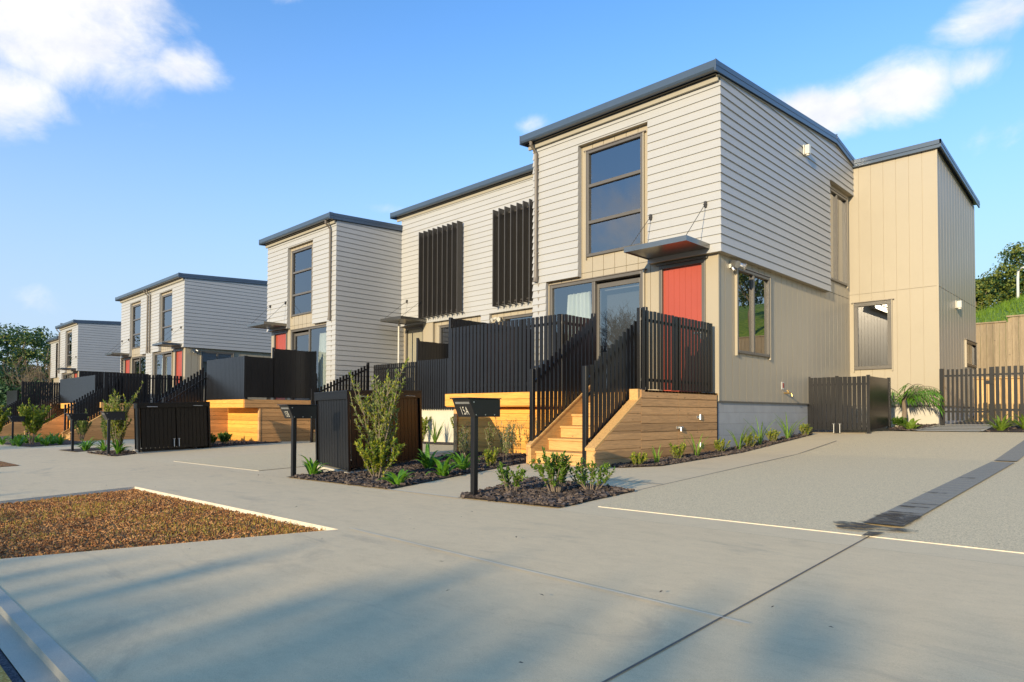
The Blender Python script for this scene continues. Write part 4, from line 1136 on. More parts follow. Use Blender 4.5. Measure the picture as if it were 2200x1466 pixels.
# ribbed path to the gate
rb = MB()
for i in range(5):
    y = 4.86 + i * .42
    sheet(rb, ccw([(1.76, y), (2.86, y - .06), (2.86, y + .24), (1.76, y + .3)]), .02)
strip(rb, (1.74, 4.85), (1.9, 6.9), .05, .03); strip(rb, (2.88, 4.75), (2.82, 6.9), .06, .03)
tag(rb.build('stepping_path', M['kerb']), kind='structure')
BEDS = [[(.616, -6.427), (1.773, -6.36), (1.685, -5.13), (.111, -4.845)],
        [(-2.72, -6.44), (-.489, -6.43), (-1.545, -3.107), (-1.75, -1.96), (-4.4, -1.96), (-3.2, -3.7), (-2.9, -5.3)],
        [(-.1, -3.22), (.20, -3.2), (.52, -2.75), (.36, .3), (.14, 3.75), (-.1, 4.1)],
        [(1.15, 5.15), (1.72, 4.98), (1.78, 6.88), (1.12, 6.88)],
        [(2.9, 4.86), (8, 4.86), (8, 6.38), (2.88, 6.38)],
        [(-9.6, .12), (-5.0, .12), (-5.0, 1.2), (-9.6, 1.2)],
        [(-13.5, -4.3), (-11.4, -4.35), (-12.6, -1.5), (-16.3, -1.5)],
        [(-10.2, -6.4), (-12.4, -6.4), (-12.8, -5.6), (-10.9, -5.7)],
        [(-13.3, -6.42), (-15.0, -6.42), (-15.4, -5.3), (-13.6, -5.6)],
        [(-18.5, -6.42), (-24.5, -6.42), (-24.5, -4.2), (-19.5, -4.6)]]
ground_piece('garden_bed', BEDS, .012, M['mulch'])

# ================================================================== STREET THINGS
def glyphs(text, parent, origin, height, mat, squeeze=.5, depth=.002):
    cu = bpy.data.curves.new('lettering', 'FONT'); cu.body = text; cu.size = 1.0; cu.extrude = 0.0; cu.space_character = 1.35
    ob = bpy.data.objects.new('lettering_source', cu); COL.objects.link(ob)
    me = bpy.data.meshes.new_from_object(ob)
    bpy.data.objects.remove(ob)
    k = height / .70
    po = origin_of(parent)
    for v in me.vertices:
        x, y = v.co.x, v.co.y
        v.co = (origin[0] + x * k * squeeze - po.x, origin[1] + origin[3] * (y * k) - po.y, origin[2] + y * k - po.z)
    me.materials.clear(); me.materials.append(mat)
    o = bpy.data.objects.new('house_number', me); COL.objects.link(o); o.parent = parent
    return o

def letterbox(x, y, label, number=None, s=1.0):
    z = gz(x, y)
    root = thing('letterbox', (x, y, z), label, 'letterbox', 'black letterboxes along the footpath')
    p = MB(); p.box(x - .026, x + .026, y - .026, y + .026, z - .05, z + .78); p.build('post', M['black'], root, bevel=.003)
    x0, x1 = x - .20, x + .045; yt, yb_, ye = y - .11, y - .03, y + .30
    zb, zt = z + .755, z + .925
    b = MB(); b.prism([(yb_, zb), (ye, zb), (ye, zt), (yt, zt)], 'x', x0, x1); b.build('box', M['black'], root, bevel=.004)
    r = MB(); r.box(x0 - .012, x1 + .008, yt - .02, ye + .01, zt + .001, zt + .012); r.build('lid', M['black'], root, bevel=.002)
    sl = (yb_ - yt) / (zb - zt)
    fy = lambda zz, o=0: yt + sl * (zz - zt) - o
    st = MB(); za, zc = zt - .048, zt - .028
    st.face([(x0 + .03, fy(za, .002), za), (x1 - .015, fy(za, .002), za), (x1 - .015, fy(zc, .002), zc), (x0 + .03, fy(zc, .002), zc)]); st.build('mail_slot', M['steel'], root)
    rv = MB()
    for yy in (y - .02, y + .1, y + .22): rv.tube([(x1, yy, zb + .02), (x1 + .004, yy, zb + .02)], .006, 8)
    rv.tube([(x1, y - .05, zt - .03), (x1 + .004, y - .05, zt - .03)], .007, 8); rv.build('rivet', M['steel'], root)
    if number: glyphs(number, root, (x0 + .07, fy(zb + .022, .003), zb + .022, sl), .075, M['white'])
    return root
letterbox(.66, -6.27, 'black letterbox on a post with the number 15A, at the corner of a mulched bed', '15A')
letterbox(-2.73, -6.33, 'black letterbox numbered 15B beside the tilted side of the nearest bin store', '15B')
letterbox(-10.72, -6.38, 'plain black letterbox in front of a tall shrub, right beside the farther bin store')
letterbox(-13.95, -6.33, 'black letterbox among lily clumps, standing left of the tall shrub', None)
letterbox(-20.9, -6.45, 'smallest black letterbox under a round yellow-green tree')

def binstore(fr, label, lean=-.05, gr='slatted bin stores by the footpath'):
    fl = (fr[0] - 1.44, fr[1] + .35); br = (fr[0] - .80, fr[1] + 1.83)
    zg = gz(*fr) + .015
    root = thing('bin_store', (fr[0], fr[1], zg), label, 'bin store', gr)
    F2 = Vector(fr); U = Vector((fl[0] - fr[0], fl[1] - fr[1])); V = Vector((br[0] - fr[0], br[1] - fr[1]))
    lu, lv = U.length, V.length; U.normalize(); V.normalize()
    def P(u, v, z):
        q = F2 + U * u + V * v; h = z - zg
        return (q.x + lean * h, q.y, z)
    zt = lambda v: zg + 1.07 + .06 * v / lv
    pad = MB(); q = []
    for z in (zg - .12, zg + .012):
        for u, v in ((-.06, -.06), (lu + .06, -.06), (lu + .06, lv + .06), (-.06, lv + .06)): q.append(P(u, v, z))
    pad.hexa(q); pad.build('base_pad', M['kerb'], root)
    def panel(u0, v0, u1, v1, out, n, z0, name, mat='matt'):
        mb = MB(); d = ((u1 - u0) / n, (v1 - v0) / n)
        for i in range(n):
            a = (u0 + d[0] * (i + .04), v0 + d[1] * (i + .04)); b = (u0 + d[0] * (i + .96), v0 + d[1] * (i + .96))
            q = []
            for z, top in ((z0, 0), (0, 1)):
                for (u, v), o in ((a, 0), (b, 0), (b, 1), (a, 1)):
                    uu = u - out[0] * .016 * o; vv = v - out[1] * .016 * o
                    q.append(P(uu, vv, (zt(v) - .012) if top else z))
            mb.hexa(q)
        return mb.build(name, M[mat], root)
    panel(0, 0, lu, 0, (0, -1), 12, zg + .03, 'front_panel')
    panel(lu, 0, lu, lv, (1, 0), 16, zg + .03, 'side_panel'); panel(0, lv, lu, lv, (0, 1), 12, zg + .03, 'rear_panel')
    for v0, v1 in ((.06, lv / 2 - .01), (lv / 2 + .01, lv - .06)):
        dr = panel(0, v0, 0, v1, (-1, 0), 8, zg + .06, 'door')
        h = MB(); vv = v1 - .06 if v0 < .2 else v0 + .06
        a = P(-.03, vv, zg + .1); b = P(-.03, vv, zg + .28); h.tube([a, b], .009, 8)
        a = P(-.03, vv - .03, zg + .28); b = P(-.03, vv + .03, zg + .28); h.tube([a, b], .008, 6)
        h.build('drop_bolt', M['steel'], dr)
    for u, v in ((0, 0), (lu, 0), (0, lv), (lu, lv)):
        p = MB(); q = []
        for z in (zg + .012, zt(v) - .01):
            for du, dv in ((-.03, -.03), (.03, -.03), (.03, .03), (-.03, .03)): q.append(P(u + du, v + dv, z))
        p.hexa(q); p.build('post', M['matt'], root, bevel=.003)
    lid = MB(); q = []
    for dz in (0, .03):
        for u, v in ((-.04, -.04), (lu + .04, -.04), (lu + .04, lv + .04), (-.04, lv + .04)): q.append(P(u, v, zt(max(0, v)) + dz))
    lid.hexa(q)
    for (u0, v0, u1, v1) in ((-.038, -.038, lu + .038, -.038), (-.038, -.038, -.038, lv + .038)):
        q = []
        for dz in (-.09, -.001):
            for o in (0, 1):
                a, b = (u0, v0), (u1, v1)
                iu, iv = (0, .012) if v0 == v1 else (.012, 0)
                if o == 0: q += [P(a[0], a[1], zt(max(0, a[1])) + dz), P(b[0], b[1], zt(max(0, b[1])) + dz)]
                else: q += [P(b[0] + iu, b[1] + iv, zt(max(0, b[1])) + dz), P(a[0] + iu, a[1] + iv, zt(max(0, a[1])) + dz)]
        lid.hexa(q)
    lid.build('lid', M['matt'], root, bevel=.003)
    hd = MB()
    for v in (.35, lv - .35):
        hd.tube([P(-.05, v - .14, zt(v) - .06), P(-.05, v + .14, zt(v) - .06)], .008, 6)
    hd.build('handle', M['steel'], root)
    return root
binstore((-2.40, -5.71), 'black slatted bin store behind the tall olive shrub, nearest the street corner')
binstore((-10.75, -5.77), 'black slatted bin store standing alone on the footpath between letterboxes and timber deck', lean=-.12)

# ================================================================== PLANTS
def leafquad(mb, p, d, n, L_, W_, m=0):
    d = d.normalized(); s = d.cross(n)
    if s.length < 1e-4: s = d.cross(Vector((1, 0, 0)))
    s.normalize(); n2 = s.cross(d)
    a = p; b = p + d * L_ * .5 + s * W_ * .5 + n2 * L_ * .06; c = p + d * L_; e = p + d * L_ * .5 - s * W_ * .5 + n2 * L_ * .06
    mb.face([a, b, c, e], m)
def rvec(r): 
    while 1:
        v = Vector((r.uniform(-1, 1), r.uniform(-1, 1), r.uniform(-1, 1)))
        if .05 < v.length < 1: return v
def shrub(name, label, x, y, h, w, stems=10, leaves=40, ls=.05, lw=.45, mats=('leafA',), group=None, up=.5, cat='shrub', start=.3, seed=0, sub=2, z=None, thin=1.0):
    r = random.Random(seed + int(x * 977 + y * 131)); z = gz(x, y) if z is None else z
    root = thing(name, (x, y, z), label, cat, group)
    st = MB(); lf = MB(); O = Vector((0, 0, 0))
    def stem(a, d, ln, rad, depth):
        pts = [a]; v = d.copy(); K = 6
        for k in range(K):
            v = (v + rvec(r) * .16 + Vector((0, 0, .06 * up))).normalized(); pts.append(pts[-1] + v * ln / K)
        st.tube(pts, rad, 5, r1=rad * .35, cap=False)
        nl = int(leaves * (1 if depth == 0 else .6))
        for i in range(nl):
            t = start + (1 - start) * r.random() ** .8 if depth == 0 else r.random()
            f = t * K; k = min(int(f), K - 1); p = pts[k].lerp(pts[k + 1], f - k)
            ax = (pts[k + 1] - pts[k]).normalized()
            d2 = (rvec(r) + ax * .55 + Vector((0, 0, .25))).normalized()
            leafquad(lf, p, d2, (Vector((0, 0, 1)) + rvec(r) * .6).normalized(), ls * r.uniform(.6, 1.25), ls * lw * r.uniform(.7, 1.2), r.randrange(len(mats)))
        if depth < 1:
            for s in range(sub):
                t = r.uniform(.35, .85); k = int(t * K); stem(pts[k], (v + rvec(r) * .9 + Vector((0, 0, .2))).normalized(), ln * r.uniform(.3, .5), rad * .6, depth + 1)
    for i in range(stems):
        a = 2 * math.pi * (i + r.random()) / stems; sp = r.uniform(.25, 1)
        tip = Vector((math.cos(a) * w * .5 * sp, math.sin(a) * w * .5 * sp, h * r.uniform(.72, 1.0) * (1.0 - .35 * sp * (1 - up))))
        base = Vector((math.cos(a) * .03, math.sin(a) * .03, -.02))
        d = (tip - base); stem(base, (d.normalized() * .8 + Vector((0, 0, .2)) ).normalized(), d.length, (.005 + .004 * h) * thin, 0)
    st.build('stem', M['bark'], root, local=True); lf.build('foliage', [M[m] for m in mats], root, local=True)
    return root
def tuft(name, label, x, y, n, ln, wd, arch, mat='blade', group=None, cat='plant', spread=.35, seed=0, z=None, fold=.25):
    r = random.Random(seed + int(x * 577 + y * 331)); z = gz(x, y) if z is None else z
    root = thing(name, (x, y, z), label, cat, group); mb = MB()
    for i in range(n):
        a = r.uniform(0, 2 * math.pi); tilt = r.uniform(.05, 1) * spread
        h = Vector((math.cos(a), math.sin(a), 0)); side = Vector((-h.y, h.x, 0)); l = ln * r.uniform(.6, 1.1); w = wd * r.uniform(.7, 1.15)
        K = 7; p = h * .03 * r.random() + Vector((0, 0, -.01)); ang = math.pi / 2 - tilt; prev = None
        for k in range(K + 1):
            t = k / K; ww = w * (math.sin(math.pi * min(1, .25 + t * .75)) ** .8) if t < 1 else 0
            cur = (p - side * ww / 2, p + Vector((0, 0, -ww * fold)), p + side * ww / 2)
            if prev:
                mb.face([prev[0], prev[1], cur[1], cur[0]]); mb.face([prev[1], prev[2], cur[2], cur[1]])
            prev = cur
            d = h * math.cos(ang) + Vector((0, 0, math.sin(ang))); p = p + d * l / K; ang -= arch * (.4 + 1.2 * t) / K * r.uniform(.8, 1.2)
    mb.build('foliage', M[mat], root, local=True, smooth=True)
    return root

# bed beside the nearest letterbox
G1 = 'low green shrubs in the bed by the nearest letterbox'
shrub('shrub', 'sparse low shrub closest to the nearest letterbox post', .84, -5.95, .34, .42, 7, 34, .042, .55, ('leafA', 'leafB'), G1, .35)
shrub('shrub', 'fullest low shrub in the middle of the bed, between two sparser ones', 1.20, -5.72, .42, .50, 15, 46, .042, .55, ('leafA', 'leafB'), G1, .35)
shrub('shrub', 'spreading two-pronged low shrub at the driveway side of the small bed', 1.40, -5.42, .34, .60, 9, 34, .042, .55, ('leafA', 'leafB'), G1, .25)
# bin store bed
shrub('shrub', 'tall upright olive-green shrub before the nearest bin store', -1.58, -5.80, 1.26, .42, 12, 95, .055, .42, ('leafC', 'leafC', 'leafA', 'leafD'), None, .96, start=.12, sub=4)
shrub('shrub', 'bushy yellow-green lower growth at the foot of the tall olive shrub', -1.54, -5.86, .52, .72, 13, 60, .055, .5, ('leafD', 'leafA'), None, .4, start=.15)
GL = 'broad-leaved lily clumps in the beds'
tuft('lily', 'lily clump at the foot of the letterbox numbered 15B', -2.62, -6.12, 16, .38, .055, 1.7, 'lily', GL, spread=.8)
tuft('lily', 'lily clump against the dark doors of the nearest bin store', -1.95, -4.75, 16, .46, .06, 1.5, 'lily', GL, spread=.7)
tuft('lily', 'front lily clump at the mulch edge below the tall olive shrub', -.68, -6.16, 18, .30, .06, 1.9, 'lily', GL, spread=.8)
tuft('lily', 'spreading lily clump midway along the path edge', -1.02, -5.25, 22, .42, .055, 1.9, 'lily', GL, spread=.9)
tuft('lily', 'lily clump farther along the path edge, nearer the deck', -1.32, -4.65, 16, .42, .055, 1.5, 'lily', GL, spread=.7)
shrub('shrub', 'small yellow-green shrub at the path edge before the timber cladding', -1.42, -4.05, .27, .3, 12, 34, .045, .4, ('leafD', 'leafA'), None, .6, start=.1)
GT = 'wispy flowering stems before the nearest deck'
wisp = [(-1.62, -3.55, .62), (-1.95, -3.2, .66), (-1.75, -2.7, .75), (-2.25, -2.85, .6), (-2.5, -2.35, .66), (-2.9, -2.6, .6), (-3.2, -3.0, .66), (-2.1, -3.9, .5), (-2.75, -3.4, .6)]
for i, (x, y, h) in enumerate(wisp):
    shrub('wispy_plant', 'thin wispy grey-green plant before the sunlit boards of the nearest deck', x, y, h, .26, 6, 46, .036, .32, ('twigleaf', 'leafA', 'flower'), GT, .95, cat='plant', seed=i, sub=2, thin=.3)
# bed along the nearest deck and side wall
GI = 'upright iris clumps along the side wall'
for i, (x, y, ln, lab) in enumerate(((.30, -2.50, .36, 'narrow upright iris clump nearest the foot of the stairs'), (.20, -1.22, .44, 'iris clump beside the lower hinge of the storage door'),
        (.12, .40, .55, 'wide drooping iris clump where the blockwork begins'), (.10, 1.28, .62, 'tallest iris clump under the middle of the blockwork'), (.10, 2.55, .60, 'iris clump nearest the bin enclosure, below the tap'))):
    tuft('iris', lab, x, y, 11 if i else 7, ln, .028, .9, 'blade', GI, spread=.45 if i else .16, seed=i)
GB = 'small rounded shrubs along the side wall'
for i, (x, y, h, lab) in enumerate(((.26, -2.92, .20, 'rounded bright shrub nearest the stair foot in the side bed'), (.16, -1.72, .26, 'open bright shrub between two iris clumps under the storage latch'),
        (.10, -.25, .26, 'bright shrub at the corner of timber wall and blockwork'), (.10, .85, .27, 'rounded reddish-green shrub against the blockwork'), (.10, 1.85, .28, 'darker shrub in front of the blockwork, under the tap'), (.12, 3.35, .30, 'bright shrub touching the bin enclosure'))):
    shrub('shrub', lab, x, y, h, .36, 13, 40, .034, .5, ('leafA', 'leafD'), GB, .3, start=.15, seed=i)
# rear wing
palm = thing('palm', (1.22, 6.2, gz(1.22, 6.2)), 'arching fan palm with drooping feathered fronds against the cream rear wing', 'palm')
pr = random.Random(5); pm_ = MB(); ps_ = MB()
ps_.tube([(0, 0, -.05), (.02, .0, .35), (.0, .0, .6)], .06, 8, r1=.035)
for i in range(11):
    a = pr.uniform(-1.2, 1.5) if i > 2 else pr.uniform(0, 6.28); h = Vector((math.cos(a), math.sin(a), 0)); p = Vector((0, 0, .58)); ang = pr.uniform(.5, 1.35); pts = [p]
    for k in range(9):
        p = p + (h * math.cos(ang) + Vector((0, 0, math.sin(ang)))) * .092; ang -= .20; pts.append(p)
    ps_.tube(pts, .012, 5, r1=.004, cap=False)
    for k in range(2, 10):
        for s in (-1, 1):
            for q in (0, .5):
                b = pts[k - 1].lerp(pts[k], q); side = Vector((-h.y, h.x, 0)) * s
                leafquad(pm_, b, (side * .8 + h * .5 + Vector((0, 0, -.55 - .5 * pr.random()))).normalized(), Vector((0, 0, 1)), pr.uniform(.2, .36), .024)
ps_.build('stem', M['bark'], palm, local=True); pm_.build('foliage', M['lily'], palm, local=True)
tuft('lily', 'broad-leaved young plant at the foot of the rear wing', 1.58, 5.25, 9, .34, .12, 1.6, 'leafA', None, spread=.8)
shrub('shrub', 'dark low plant in the corner under the palm', 1.25, 5.75, .25, .4, 10, 40, .06, .6, ('leafB',), None, .3)
GF = 'low ferns by the picket fence'
for i, (x, y, lab) in enumerate(((3.12, 5.2, 'low green fern nearest the ribbed path'), (3.45, 5.6, 'fern against the pickets beyond the gate'), (3.75, 5.15, 'fern at the outer end of the picket bed'), (4.2, 5.6, 'outermost fern by the picket fence'))):
    tuft('fern', lab, x, y, 30, .42, .05, 1.3, 'leafA', GF, spread=.9, seed=i)
# foot of the porch wall
GC = 'plants at the foot of the cream porch wall'
shrub('climber', 'slim climbing plant at the bin-store end of the cream porch wall', -9.35, .95, .75, .22, 9, 60, .055, .6, ('leafA', 'leafD'), GC, .98, cat='plant', start=.05)
shrub('climber', 'slim climbing plant at the deck end of the cream porch wall', -7.75, .9, .8, .3, 9, 60, .055, .6, ('leafA', 'leafD'), GC, .95, cat='plant', start=.05)
tuft('flax', 'spiky flax between two climbers on the cream porch wall', -8.55, .75, 18, .68, .035, .5, 'blade', GC, spread=.7)
# farther beds
shrub('shrub', 'tall yellow-green shrub behind the plain letterbox by the farther bin store', -11.6, -5.95, 1.35, .75, 15, 80, .07, .42, ('leafC', 'leafD', 'leafA'), None, .9, start=.12, sub=3)
for i, (x, y, lab) in enumerate(((-11.1, -6.1, 'lily clump right below the plain letterbox'), (-13.75, -6.1, 'arching lily clump at the post of the second letterbox from the left'), (-14.4, -5.9, 'small lily clump behind the letterbox among lilies'), (-12.9, -5.9, 'lily clump between the shrub and the letterbox among lilies'))):
    tuft('lily', lab, x, y, 16, .42, .055, 1.7, 'lily', GL, spread=.8, seed=i)
for i, (x, y) in enumerate(((-12.4, -3.6), (-13.0, -3.0), (-13.6, -2.7), (-14.4, -2.4), (-12.0, -4.1), (-15.0, -2.2))):
    shrub('shrub', 'small dark green plant in the bed under the sunlit deck recess', x, y, .3, .4, 10, 34, .06, .5, ('leafB', 'leafA'), 'small plants under the sunlit deck recess', .4, seed=i)
for i in range(16):
    x = -19.0 - i * .33; y = -5.9 + .9 * math.sin(i * 2.3) * (.6 + .02 * i)
    tuft('lily', 'lily clump in the long bed before the far stairs', x, y, 16, .5, .06, 1.6, 'lily', 'lily clumps in the long far bed', spread=.8, seed=i)
shrub('shrub', 'grassy upright shrub against the stair wall of the paired townhouses', -23.3, -4.0, .9, .8, 14, 60, .09, .3, ('leafA', 'leafC'), None, .8)
shrub('shrub', 'tall light-green shrub rising in front of the nearer stairs of the paired townhouses', -16.6, -4.9, .8, .7, 10, 60, .09, .4, ('leafC', 'leafA'), None, .9)
shrub('street_tree', 'round yellow-green young tree behind the smallest letterbox', -21.2, -5.9, 1.5, 1.0, 12, 60, .11, .5, ('leafD', 'leafA'), 'young street trees', .55, cat='tree', start=.55, sub=3)
shrub('street_tree', 'yellow-green young tree cut by the picture edge, beyond the smallest letterbox', -23.2, -6.6, 1.45, 1.0, 12, 60, .11, .5, ('leafD', 'leafA'), 'young street trees', .5, cat='tree', start=.5, sub=3)

# ---- big trees
def polar(az, d):
    return 5.309 - d * math.sin(R(az)), -10.534 + d * math.cos(R(az))
def tree(label, x, y, h, rad, mats, n=7000, ls=.3, clumps=34, group=None, base=.3, zb=None, seed=1, flat=.75, name='tree', squash=.62, dens=1.0):
    r = random.Random(seed); z = gz(x, y) if zb is None else zb
    root = thing(name, (x, y, z), label, 'tree', group)
    tk = MB(); lf = MB()
    hb = h * base
    tk.tube([(0, 0, -.3), (.1, 0, hb * .6), (0, .1, hb), (.1, 0, h * .62)], h * .028, 10, r1=h * .010)
    C = []
    for i in range(clumps):
        while 1:
            v = rvec(r)
            if v.length > .35: break
        c = Vector((v.x * rad, v.y * rad, hb + (h - hb) * (.5 + .5 * v.z)))
        s = rad * r.uniform(.22, .42)
        c.z = min(c.z, h - s * .5)
        C.append((c, s))
        if i % 2 == 0:
            m = Vector((c.x * .4, c.y * .4, hb + (c.z - hb) * .55))
            tk.tube([(0, 0, hb * r.uniform(.7, 1.2)), m, c], h * .010, 6, r1=h * .003, cap=False)
    per = n // clumps
    for c, s in C:
        for k in range(per):
            v = rvec(r).normalized() * (r.random() ** .45)
            p = c + Vector((v.x * s, v.y * s, v.z * s * squash))
            nrm = (v + rvec(r) * .9 + Vector((0, 0, .4))).normalized()
            d = rvec(r).normalized(); d = (d - nrm * d.dot(nrm)).normalized()
            leafquad(lf, p, d, nrm, ls * r.uniform(.6, 1.3), ls * .7 * r.uniform(.6, 1.2), r.randrange(len(mats)))
    tk.build('trunk', M['bark'], root, local=True); lf.build('crown', [M[m] for m in mats], root, local=True)
    return root
def baretree(label, x, y, h, rad, seed=2, levels=5, group=None, name='bare_tree', trunk=.14, upb=.25, zb=None, mat='twig', nb=(3, 4), th=.30):
    r = random.Random(seed); z = gz(x, y) if zb is None else zb
    root = thing(name, (x, y, z), label, 'tree', group); tk = MB(); tw = MB()
    def br(a, d, ln, rd, lev):
        pts = [a]; v = d
        for k in range(4):
            v = (v + rvec(r) * .22 + Vector((0, 0, upb * .25))).normalized(); pts.append(pts[-1] + v * ln / 4)
        (tk if lev < 2 else tw).tube(pts, rd, 7 if lev < 2 else 4, r1=rd * .6, cap=False)
        if lev < levels:
            for q in range(r.randint(*nb)):
                t = r.uniform(.45, 1); k = min(3, int(t * 4)); p = pts[k].lerp(pts[k + 1], t * 4 - k)
                dv = (v + rvec(r) * .95).normalized(); br(p, dv, ln * r.uniform(.55, .8), rd * .55, lev + 1)
    tk.tube([(0, 0, -.3), (.03, 0, h * th)], trunk * 1.2, 9, r1=trunk, cap=False)
    for i in range(6):
        a = 2 * math.pi * (i + r.random() * .6) / 6
        br(Vector((.03, 0, h * th * r.uniform(.85, 1))), Vector((math.cos(a) * rad / h * 1.1, math.sin(a) * rad / h * 1.1, .75)).normalized(), h * .30, trunk * .6, 1)
    tk.build('trunk', M['bark'], root, local=True); tw.build('twig', M[mat], root, local=True)
    return root
TL = 'dark trees beyond the far end of the row'
for az, d, h, rad, lab, sd in ((83.4, 66, 9.0, 4.2, 'dark round tree at the very edge, beyond the farthest stairs', 11), (81.2, 76, 9.6, 3.6, 'dark open-crowned tree with sky showing through, near the edge', 12), (79.6, 82, 10.6, 3.4, 'tallest dark tree showing just above the lowest roof', 13),
        (80.8, 60, 5.0, 3.2, 'low dense dark bushy tree below the open-crowned ones', 14), (87, 70, 9, 5, 'dark tree outside the row, past the round edge tree', 15), (77.6, 88, 10.4, 3.6, 'dark tree mostly hidden behind the lowest-roofed townhouse', 16)):
    x, y = polar(az, d); tree(lab, x, y, h, rad, ('treeL', 'treeL', 'treeR') if sd != 14 else ('treeL',), 7000, .26, 30, TL, .28 if sd != 14 else .1, seed=sd, zb=gz(x, y) - .2)
x, y = polar(79.75, 57)
baretree('bare brownish shrub standing before the dark trees at the end of the row', x, y, 6.7, 3.4, 21, 5, None, 'bare_shrub', .05, .5, mat='twig', th=.18)
TR = 'sunlit trees on the hill above the boundary fence'
for az, d, top, bot, rad, lab, sd in ((5.0, 118, 11.7, 6.2, 6.8, 'largest sunlit hill tree, its rounded crown highest above the boundary fence', 31), (9.3, 112, 9.75, 6.0, 1.9, 'small dark-green hill tree touching the corner of the rear wing', 32), (8.0, 125, 9.4, 5.8, 4.6, 'lower sunlit hill tree spreading below the largest crown', 33), (5.6, 108, 8.6, 6.0, 3.6, 'rust-tinged hill tree behind the white lamp post', 34), (1.5, 120, 11, 6, 7, 'sunlit hill tree beyond the lamp post, outside the frame', 35)):
    x, y = polar(az, d); zb = .794 + d * math.tan(R(bot)) - 2.0; h = d * math.tan(R(top)) + .794 - zb
    tree(lab, x, y, h, rad, ('treeR', 'treeR', 'treeL') if sd != 34 else ('treeO', 'treeR', 'treeL'), 15000 if sd in (31, 33) else 7000, .42, 40, TR, .22, seed=sd, zb=zb)
x, y = polar(6.85, 100); zt = .794 + 100 * math.tan(R(10.0)); zb = gz(x, y) - .3
lp = thing('street_lamp', (x, y, zb), 'slim white street lamp with a curved arm on the grassy hill', 'street lamp')
q = MB(); q.tube([(0, 0, 0), (0, 0, zt - zb - 1.3), (.06, 0, zt - zb - .55), (.35, 0, zt - zb - .12), (.9, 0, zt - zb)], .16, 8, r1=.09); q.build('post', M['white'], lp, local=True, smooth=True)
q = MB(); q.box(.85, 1.5, -.15, .15, zt - zb - .08, zt - zb + .08); q.build('lamp_head', M['white'], lp, local=True, bevel=.03)
rk = thing('rock', (-.2, 19, gz(-.2, 19)), 'pale flat rock outcrop showing in the grassy bank', 'rock')
q = MB(); q.lathe([(1.0, -.4), (1.15, .0), (.95, .22), (.4, .32), (.02, .33)], (0, 0, 0), 9)
r_ = random.Random(4); q.v = [(a * 1.3 + r_.uniform(-.2, .2), b * .7 + r_.uniform(-.2, .2), c + r_.uniform(-.08, .08) + .22 * a) for a, b, c in q.v]; q.build('boulder', M['rock'], rk, local=True)
# across the street, behind the viewpoint: they shade the roadside and show in the glass
baretree('bare street tree mirrored in the nearest sliding door', -15.8, -20.8, 7.6, 3.6, 8, 6, None, 'bare_tree', .16, .3)
hg = thing('shade_hedge', (8, -36.5, gz(8, -30)), 'unseen leafy row added across the street to throw shade over the kerb', 'shade_hedge')  # added out of view, its thinning top shaped to soften the kerbside shade
hl, ht, rh = MB(), MB(), random.Random(77)
for i in range(46000):
    x = rh.uniform(-13, 31); y = rh.uniform(-.8, .8)
    top = 5.52 + .09 * clampf(x - 5, -1.5, 7) + .03 * math.sin(x * 1.7) + .02 * math.sin(x * 4.3 + 1)
    z = rh.uniform(-.6, top) if rh.random() < .90 else top + .55 * rh.random() ** 1.3
    nrm = rvec(rh).normalized(); d = rvec(rh).normalized(); d = (d - nrm * d.dot(nrm)).normalized()
    leafquad(hl, Vector((x - 8, y, z - gz(8, -30))), d, nrm, .34 * rh.uniform(.7, 1.3), .22 * rh.uniform(.7, 1.3), rh.randrange(2))
for x in range(-12, 31, 3): ht.tube([(x - 8, 0, -.4), (x - 8, .1, 5.5)], .08, 7, r1=.03)
hl.build('foliage', [M['treeR'], M['treeL']], hg, local=True); ht.build('trunk', M['bark'], hg, local=True)
tree('leafy tree on the bank mirrored in the tall casement of the side wall', 7.6, 18.5, 4.6, 2.3, ('treeR', 'treeL'), 6000, .16, 26, None, .35, seed=61)

# ---- loose ground cover
def inpoly(p, poly):
    c = False; n = len(poly)
    for i in range(n):
        a, b = poly[i], poly[(i + 1) % n]
        if (a[1] > p[1]) != (b[1] > p[1]) and p[0] < (b[0] - a[0]) * (p[1] - a[1]) / (b[1] - a[1]) + a[0]: c = not c
    return c
def scatter(poly, n, r, bias=None):
    xs = [p[0] for p in poly]; ys = [p[1] for p in poly]; out = []
    while len(out) < n:
        p = (r.uniform(min(xs), max(xs)), r.uniform(min(ys), max(ys)))
        if inpoly(p, poly): out.append(p)
    return out
def chips(name, polys, mat, ls, dz, flat, label=None):
    r = random.Random(17); mb = MB()
    for poly, n in polys:
        for x, y in scatter(poly, n, r):
            z = gz(x, y) + dz; s = ls * r.uniform(.5, 1.3); a = Vector((r.uniform(-1, 1), r.uniform(-1, 1), r.uniform(-.4, .4) * flat)).normalized()
            b = a.cross(Vector((r.uniform(-.5, .5), r.uniform(-.5, .5), 1))).normalized(); c = a.cross(b)
            p = Vector((x, y, z + r.uniform(0, .012))); w = s * r.uniform(.25, .6); t = s * r.uniform(.12, .35) if flat < 1 else s * r.uniform(.3, .6)
            q = [p + a * s * i / 2 * r.uniform(.8, 1.1) + b * w * j / 2 + c * t * k / 2 for k in (-1, 1) for i, j in ((-1, -1), (1, -1), (1, 1), (-1, 1))]
            mb.hexa(q)
    o = mb.build(name, M[mat]); tag(o, kind='stuff')
    return o
chips('bark_mulch', [(BEDS[0], 1500), (BEDS[1], 2600), (BEDS[2], 1300), (BEDS[3], 200), (BEDS[4], 300), (BEDS[6], 250), (BEDS[7], 200)], 'chip', .055, .016, .6)
chips('soil_clods', [(VERGE[0], 15000), (VERGE[1], 600)], 'clod', .015, -.034, 1.2)
gr = random.Random(23); gm = MB()
